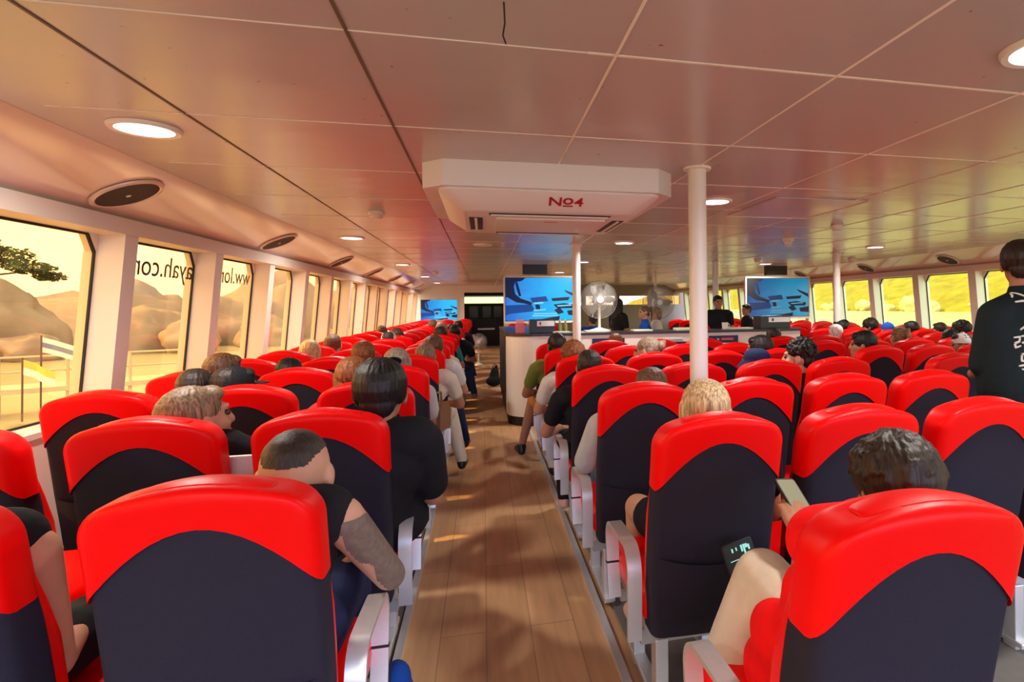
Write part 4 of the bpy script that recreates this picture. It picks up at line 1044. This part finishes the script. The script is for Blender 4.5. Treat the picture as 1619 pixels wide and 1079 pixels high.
G = {  # brush strokes of each syllable in a unit square, x right, y up
 'seu': [[(.55,1),(.40,.72),(.05,.45)],[(.45,.78),(.72,.62),(.95,.42)],[(.0,.18),(.5,.24),(1,.2)]],
 'd': [[(.9,.95),(.3,.88),(.22,.25),(.55,.12),(1,.18)]],
 'so': [[(.58,1),(.42,.74),(.05,.48)],[(.48,.78),(.75,.62),(.98,.45)],[(.5,.48),(.5,.16)],[(.02,.10),(.5,.14),(1,.12)]],
 'reo': [[(.02,.95),(.45,1),(.42,.72),(.08,.62),(.1,.35),(.5,.45)],[(.62,.62),(.85,.66)],[(.9,1),(.88,.5),(.86,.0)]],
 'deu': [[(.85,.98),(.25,.95),(.2,.55),(.85,.52)],[(0,.25),(.5,.30),(1,.28)],[(.2,.06),(.5,.0),(.85,.08)]],
}
a = MB()
for g, cx, cz, w_, h_ in (('seu',-.085,1.437,.075,.085),('d',-.07,1.352,.062,.07),('so',-.095,1.268,.085,.085),('reo',-.140,1.190,.075,.085),('deu',-.115,1.105,.085,.085)):
    for st in G[g]:
        pts = []
        for (u0,v0),(u1,v1) in zip(st[:-1], st[1:]):
            for q in range(6): pts.append((u0+(u1-u0)*q/6, v0+(v1-v0)*q/6))
        pts.append(st[-1]); out = []
        for u, v in pts:
            x, z = cx+(u-.5)*w_, cz+(v-.5)*h_
            hit = bvh.ray_cast(Vector((x,-1,z)), Vector((0,1,0)))
            if hit[0] is not None: out.append(hit[0]+Vector((0,-.0005,0)))
        if len(out) > 2: a.tube(out, [.0055*(.75+.4*math.sin(PI*i/(len(out)-1))) for i in range(len(out))], 6)
build(a, 'back_lettering', M['c_white'], man)
AR0 = {s: ((s*.195,0,1.40),(s*.24,.03,1.12),(s*.16,.25,1.10),(s*.12,.33,1.09)) for s in (-1,1)}
DA = standing(AR0, rotz(25)); KA = dict(body=body_mesh(DA,.010), eyes=eye_mesh(DA), shirt=shirt_mesh(DA), trousers=trouser_mesh(DA), shoes=shoe_mesh(DA))
def stand(label, x, y, rz, sc, hair, hm, sh, z=0, skin='skin_tan'):
    return assemble('person', label, (x,y,z), DA, KA, hair, M[hm], dict(body=M[skin], eyes=M['eye'], shirt=M['c_'+sh], trousers=M['c_black'], shoes=M['shoe_black']), R(rz), scale=sc)
stand('crew man in black behind the counter, just right of the thick pole', 3.55,8.45,150,.90,'short','hair_black','black')
stand('woman with long black hair in black behind the counter', 2.02,8.75,-70,.88,'long','hair_black','black')
stand('brown-haired woman in a blue shirt leaning over the counter', 2.20,7.85,75,.815,'pony','hair_brown','blue')
stand('light-haired person beyond the woman in blue', 2.52,8.35,60,.80,'bob','hair_sandy','beige')
stand('person in a blue shirt behind the counter fan', 1.45,7.85,-20,.76,'short','hair_dark','blue')
stand('dark-haired person farther back behind the counter, right of the crew man', 4.3,9.0,80,.82,'short','hair_black','black')

# --- bags on the deck
t = tag(link('jacket', blob('jacket', [('e',(0,0,0),(.075,.13,.085)),('e',(.03,-.06,.03),(.07,.09,.09)),('e',(-.02,.02,-.10),(.06,.13,.09)),('c',(.0,-.08,-.1),.06,(.01,.06,-.18),.05)], .010, 4, M['c_redtop']), None, (.70,1.27,.60)), 'bright red jacket bundled on the lap of the nearest middle passenger', 'jacket')
t = empty('handbag', (-.292,4.03,.603), R(75)); t.scale = (.85,.9,.85); tag(t, 'brown handbag resting on an armrest at the left edge of the aisle', 'bag')
a = MB(); a.prism([(-.13,0),(.13,0),(.12,.16),(.07,.21),(-.07,.21),(-.12,.16)], -.05, .05, m=Matrix.Rotation(PI/2,4,'X')); build(a, 'body', M['leather'], t); a = MB(); a.tube([(-.07,0,.20),(-.05,0,.29),(.05,0,.29),(.07,0,.20)], .008, 6); build(a, 'handle', M['leather'], t)
t = empty('backpack', (.17,10.6,.0)); tag(t, 'black backpack on the aisle floor beside the counter end', 'bag')
bpk = blob('body', [('c',(0,0,.10),.10,(0.02,0,.27),.07),('e',(0,-.04,.10),(.14,.09,.09)),('c',(.03,0,.27),.05,(.05,0,.36),.025)], .012, 3, M['c_black']); link('body', bpk, t)
a = MB(); a.tube([(.05,0,.36),(.02,-.03,.40),(-.02,0,.34)], .009, 6); build(a, 'strap', M['rubber'], t)
t = empty('blue_bag', (-.30,1.98,.0)); t.name = 'bag'; tag(t, 'blue cloth bag on the floor under the nearest left armrest', 'bag')
link('body', blob('body', [('e',(0,0,.11),(.09,.14,.11)),('e',(0.01,.05,.19),(.05,.07,.06))], .012, 3, M['c_blue']), t)
a = MB(); a.tube([(0,-.05,.2),(0,0,.27),(0,.06,.24)], .008, 6); build(a, 'strap', M['c_navy'], t)
# ------------------------------------------------------------------ outside: sea, shore, sky
M['sea'] = mat('hazy_sea', (.36,.33,.17), .35, spec=.5, noise_amt=.25, noise_scale=.25, bump=.8, bump_scale=1.2)
M['rock'] = mat('granite_boulder', (.30,.23,.15), .9, noise_amt=.35, noise_scale=.8, bump=.5, bump_scale=2.5)
M['rock_pale'] = mat('pale_granite', (.52,.43,.27), .9, noise_amt=.25, noise_scale=.6, bump=.5, bump_scale=2)
M['hill'] = mat('scrub_hillside', (.23,.20,.012), .95, noise_amt=.6, noise_scale=.22, bump=1, bump_scale=.5)
M['leaf'] = mat('tree_leaf', (.085,.10,.015), .7, noise_amt=.4, noise_scale=1.5)
M['bark'] = mat('tree_bark', (.12,.08,.045), .9)
SEA = -1.6
a = MB(); a.add([(-900,-300,SEA),(900,-300,SEA),(900,1200,SEA),(-900,1200,SEA)], [(0,1,2,3)])
o = build(a, 'sea', M['sea'], smooth=False); struct(o)
def rock_mesh(seed, m):
    bm = bmesh.new(); bmesh.ops.create_icosphere(bm, subdivisions=4, radius=1)
    for v in bm.verts:
        n = noise.noise(v.co*1.1+Vector((seed*7.3,0,0)))*.34+noise.noise(v.co*2.7+Vector((0,seed*3.1,0)))*.13+abs(noise.noise(v.co*1.7+Vector((0,0,seed))))*.16
        v.co *= 1+n
    me = bpy.data.meshes.new('boulder'); bm.to_mesh(me); bm.free(); me.materials.append(m)
    me.polygons.foreach_set('use_smooth', [True]*len(me.polygons)); return me
RK = [rock_mesh(s, M['rock']) for s in range(5)]; RP_ = [rock_mesh(s+9, M['rock_pale']) for s in range(4)]
rnd = random.Random(3)
near = [(-31,46,5.2,5,4.6),(-36.5,50,5,5,5.4),(-24,50,3.2,3,3.0),(-26.5,55,4.2,4,4.8),(-20.5,48,2.4,2.4,1.9),(-22,58,4,4,3.6),(-17.5,54,3,2.6,2.2),(-27,43.5,2.2,2.0,1.5),(-33,41,2.5,2.2,1.3),(-19,62,4,3.5,4.4)]
WHERE = ['broad flat-topped boulder beneath the shore tree','tall boulder behind the tree at the left edge','upright boulder right of the tree seen through the nearest left window','big boulder at the far edge of the nearest left window','low boulder at the waterline right of the flag','round boulder at the start of the lettered window','small waterline boulder in the lettered window','half-sunk boulder just below the tree','low flat boulder at the left edge of the shore','tall pale boulder high in the lettered window']
for i, (x, y, sx, sy, sz) in enumerate(near):
    o = link('boulder', RK[i%5], None, (x,y,SEA+sz*.36)); o.scale = (sx*.72,sy*.72,sz*.74); o.rotation_euler = (0,0,rnd.uniform(0,6)); tag(o, WHERE[i], 'rock', 'shore boulders on the left')
for i in range(16):
    y = 70+i*15; sc = 3.5+rnd.uniform(-.5,.9)+i*.06
    o = link('boulder', RK[i%5], None, (-22-i*1.0+rnd.uniform(-2,2), y, SEA+sc*.4)); o.scale = (sc*1.1,sc*1.1,sc*rnd.uniform(.9,1.15)); o.rotation_euler = (0,0,rnd.uniform(0,6))
    tag(o, 'hazy shore boulder, %s of the line running ahead past the left windows' % ORD[i], 'rock', 'hazy boulders ahead on the left')
a = MB(); N = 50; vs = []; fs = []
for j in range(6):
    for i in range(N+1):
        yy = 36+i*6; d_ = j/5
        vs.append((-30-(yy-36)*.09-d_*26+3*noise.noise(Vector((yy*.05,0,2))), yy, SEA-.4+(0 if j == 0 else (2.6+3.0*d_)*(1+.5*noise.noise(Vector((yy*.07,d_*3,5))))+.8*noise.noise(Vector((yy*.25,d_*6,1))))))
for j in range(5):
    for i in range(N): fs.append((j*(N+1)+i, j*(N+1)+i+1, (j+1)*(N+1)+i+1, (j+1)*(N+1)+i))
a.add(vs, fs); struct(build(a, 'hills_shore', M['rock']))
# shore tree
t = empty('shore_tree', (-34.0,47.5,SEA+4.4)); t.scale = (1.5,1.5,1.3); tag(t, 'spreading tree on the boulder in the nearest left window', 'tree')
a = MB(); a.tube([(0,0,-1.2),(.1,0,.3),(.3,.1,1.0)], [.22,.16,.10], 8)
for q in ((-1.6,.2,1.5),(1.7,-.3,1.4),(.6,.9,1.8),(-.5,-.9,1.9),(2.6,.2,1.0)): a.tube([(.15,.03,.5),(q[0]*.5,q[1]*.5,q[2]*.8),q], [.10,.07,.03], 6)
build(a, 'trunk', M['bark'], t)
a = MB()
cl = [(-2.2,0,1.7,1.2,.55),(-.9,.3,2.2,1.3,.7),(.6,-.2,2.3,1.4,.75),(1.9,.2,1.8,1.1,.55),(2.9,.1,1.2,.9,.35),(3.6,.2,.75,.6,.25),(-3,0,1.2,.9,.4),(.2,.8,1.7,1.4,.5)]
for cx, cy, cz_, rr_, hz in cl:
    for _ in range(int(420*rr_)):
        d = Vector((rnd.gauss(0,1),rnd.gauss(0,1),rnd.gauss(0,1))).normalized()*rnd.uniform(.5,1)
        p = Vector((cx+d.x*rr_, cy+d.y*rr_, cz_+d.z*hz)); u = Vector((rnd.gauss(0,1),rnd.gauss(0,1),rnd.gauss(0,.5))).normalized()*.14; w_ = u.cross(Vector((rnd.random(),rnd.random(),1))).normalized()*.08
        a.add([p-u,p+w_,p+u,p-w_], [(0,1,2,3)])
build(a, 'foliage', M['leaf'], t, smooth=False)
# jetty with rails and flags
M['jetty'] = mat('pale_jetty_timber', (.55,.47,.30), .8, noise_amt=.2, noise_scale=3)
t = empty('jetty', (-13.5,20.5,SEA)); t.rotation_euler = (0,0,R(30)); tag(t, 'pale timber jetty with railings outside the nearest left window', 'jetty')
a = MB(); a.box((0,0,.75), (9,1.6,.14)); build(a, 'deck', M['jetty'], t, smooth=False)
for k in range(7):
    a = MB(); a.tube([(-4.2+1.4*k,-.7,-.5),(-4.2+1.4*k,-.7,1.75)], .045, 8); build(a, 'post', M['jetty'], t)
for z in (1.3,1.72):
    a = MB(); a.tube([(-4.4,-.7,z),(4.4,-.7,z)], .03, 8); build(a, 'rail', M['jetty'], t)
def flag(x, y, h, cols, label, rz=0):
    t = empty('flag', (x,y,SEA), rz); tag(t, label, 'flag', 'flags on the jetty')
    a = MB(); a.tube([(0,0,0),(.03,0,h)], .022, 8); build(a, 'pole', M['bark'], t)
    n = len(cols); a = MB()
    for j in range(n):
        z1 = h-.05-.42*j/n; z0 = h-.05-.42*(j+1)/n
        for i in range(8):
            q = [(i/8,z0),((i+1)/8,z0),((i+1)/8,z1),(i/8,z1)]
            a.add([(.04+u*.85, .06*math.sin(u*6), z-.35*u) for u, z in q], [(0,1,2,3)], j)
    build(a, 'cloth', cols, t)
M['fl_w'] = cloth('flag_white', (.75,.72,.62)); M['fl_b'] = cloth('flag_slate', (.22,.22,.30)); M['fl_y'] = cloth('flag_yellow', (.7,.5,.1)); M['fl_g'] = cloth('flag_green', (.15,.4,.25))
flag(-12.0,19.6,2.35,[M['fl_w'],M['fl_b'],M['fl_w']],'white and slate striped flag on the jetty', R(20))
flag(-12.3,19.4,1.75,[M['fl_y'],M['fl_w']],'yellow and white flag just below the striped flag', R(-10))
flag(-13.6,18.9,1.6,[M['fl_g']],'pale green flag left of the striped flag', R(-40))
# right shore
a = MB(); N = 60; vs = []; fs = []
for j in range(9):
    for i in range(N+1):
        yy = -60+i*12; d = j/8
        hgt = (3+52*d**1.1)*(1+.25*noise.noise(Vector((yy*.012,d*2,0)))) + 3*noise.noise(Vector((yy*.06,d*9,3)))
        vs.append((150+d*140+18*noise.noise(Vector((yy*.02,0,7))), yy, SEA-.5+max(0,hgt)*(1 if j else 0)))
for j in range(8):
    for i in range(N): fs.append((j*(N+1)+i, j*(N+1)+i+1, (j+1)*(N+1)+i+1, (j+1)*(N+1)+i))
a.add(vs, fs); struct(build(a, 'hills', M['hill']))
for i in range(26):
    y = 28+i*8.5; sc = rnd.uniform(1.9,3.0)
    o = link('boulder', RP_[i%4], None, (151+18*noise.noise(Vector((y*.02,0,7)))+rnd.uniform(-4,7), y, SEA+sc*rnd.uniform(.3,.9))); o.scale = (sc*1.05,sc*1.05,sc*.95); o.rotation_euler = (0,0,rnd.uniform(0,6))
    tag(o, 'pale boulder on the distant shore outside the right windows', 'rock', 'pale boulders on the right shore')

# ------------------------------------------------------------------ sky and sun
w = bpy.data.worlds.new('world'); SC.world = w; w.use_nodes = True; nt = w.node_tree
bg = nt.nodes['Background']
tc = nt.nodes.new('ShaderNodeTexCoord'); sp = nt.nodes.new('ShaderNodeSeparateXYZ'); nt.links.new(tc.outputs['Generated'], sp.inputs[0])
r1 = nt.nodes.new('ShaderNodeMapRange'); r1.inputs[1].default_value = -.7; r1.inputs[2].default_value = .7; nt.links.new(sp.outputs['X'], r1.inputs[0])
cr = nt.nodes.new('ShaderNodeValToRGB'); e = cr.color_ramp.elements
e[0].position = 0; e[0].color = (2.4,1.75,1.0,1); e[1].position = 1; e[1].color = (.80,.85,.85,1)
el = cr.color_ramp.elements.new(.5); el.color = (.55,.58,.80,1)
el = cr.color_ramp.elements.new(.72); el.color = (1.25,1.3,1.75,1)
nt.links.new(r1.outputs[0], cr.inputs[0]); dp = nt.nodes.new('ShaderNodeVectorMath'); dp.operation = 'DOT_PRODUCT'; dp.inputs[1].default_value = (.5,-.866,0); nt.links.new(tc.outputs['Generated'], dp.inputs[0])
r2 = nt.nodes.new('ShaderNodeMapRange'); r2.inputs[1].default_value = .45; r2.inputs[2].default_value = 1.0; nt.links.new(dp.outputs['Value'], r2.inputs[0])
ad = nt.nodes.new('ShaderNodeMix'); ad.data_type = 'RGBA'; nt.links.new(r2.outputs[0], ad.inputs[0]); nt.links.new(cr.outputs[0], ad.inputs[6]); ad.inputs[7].default_value = (2.3,2.8,4.3,1)
nt.links.new(ad.outputs[2], bg.inputs['Color'])
bg.inputs['Strength'].default_value = 1.9
sd_ = bpy.data.lights.new('sun','SUN'); sd_.energy = 5.0; sd_.angle = R(1.0); sd_.color = (1,.86,.62)
so = bpy.data.objects.new('sun', sd_); C.objects.link(so)
d = Vector((1,.06,-.875)).normalized(); so.rotation_euler = d.to_track_quat('-Z','Y').to_euler()
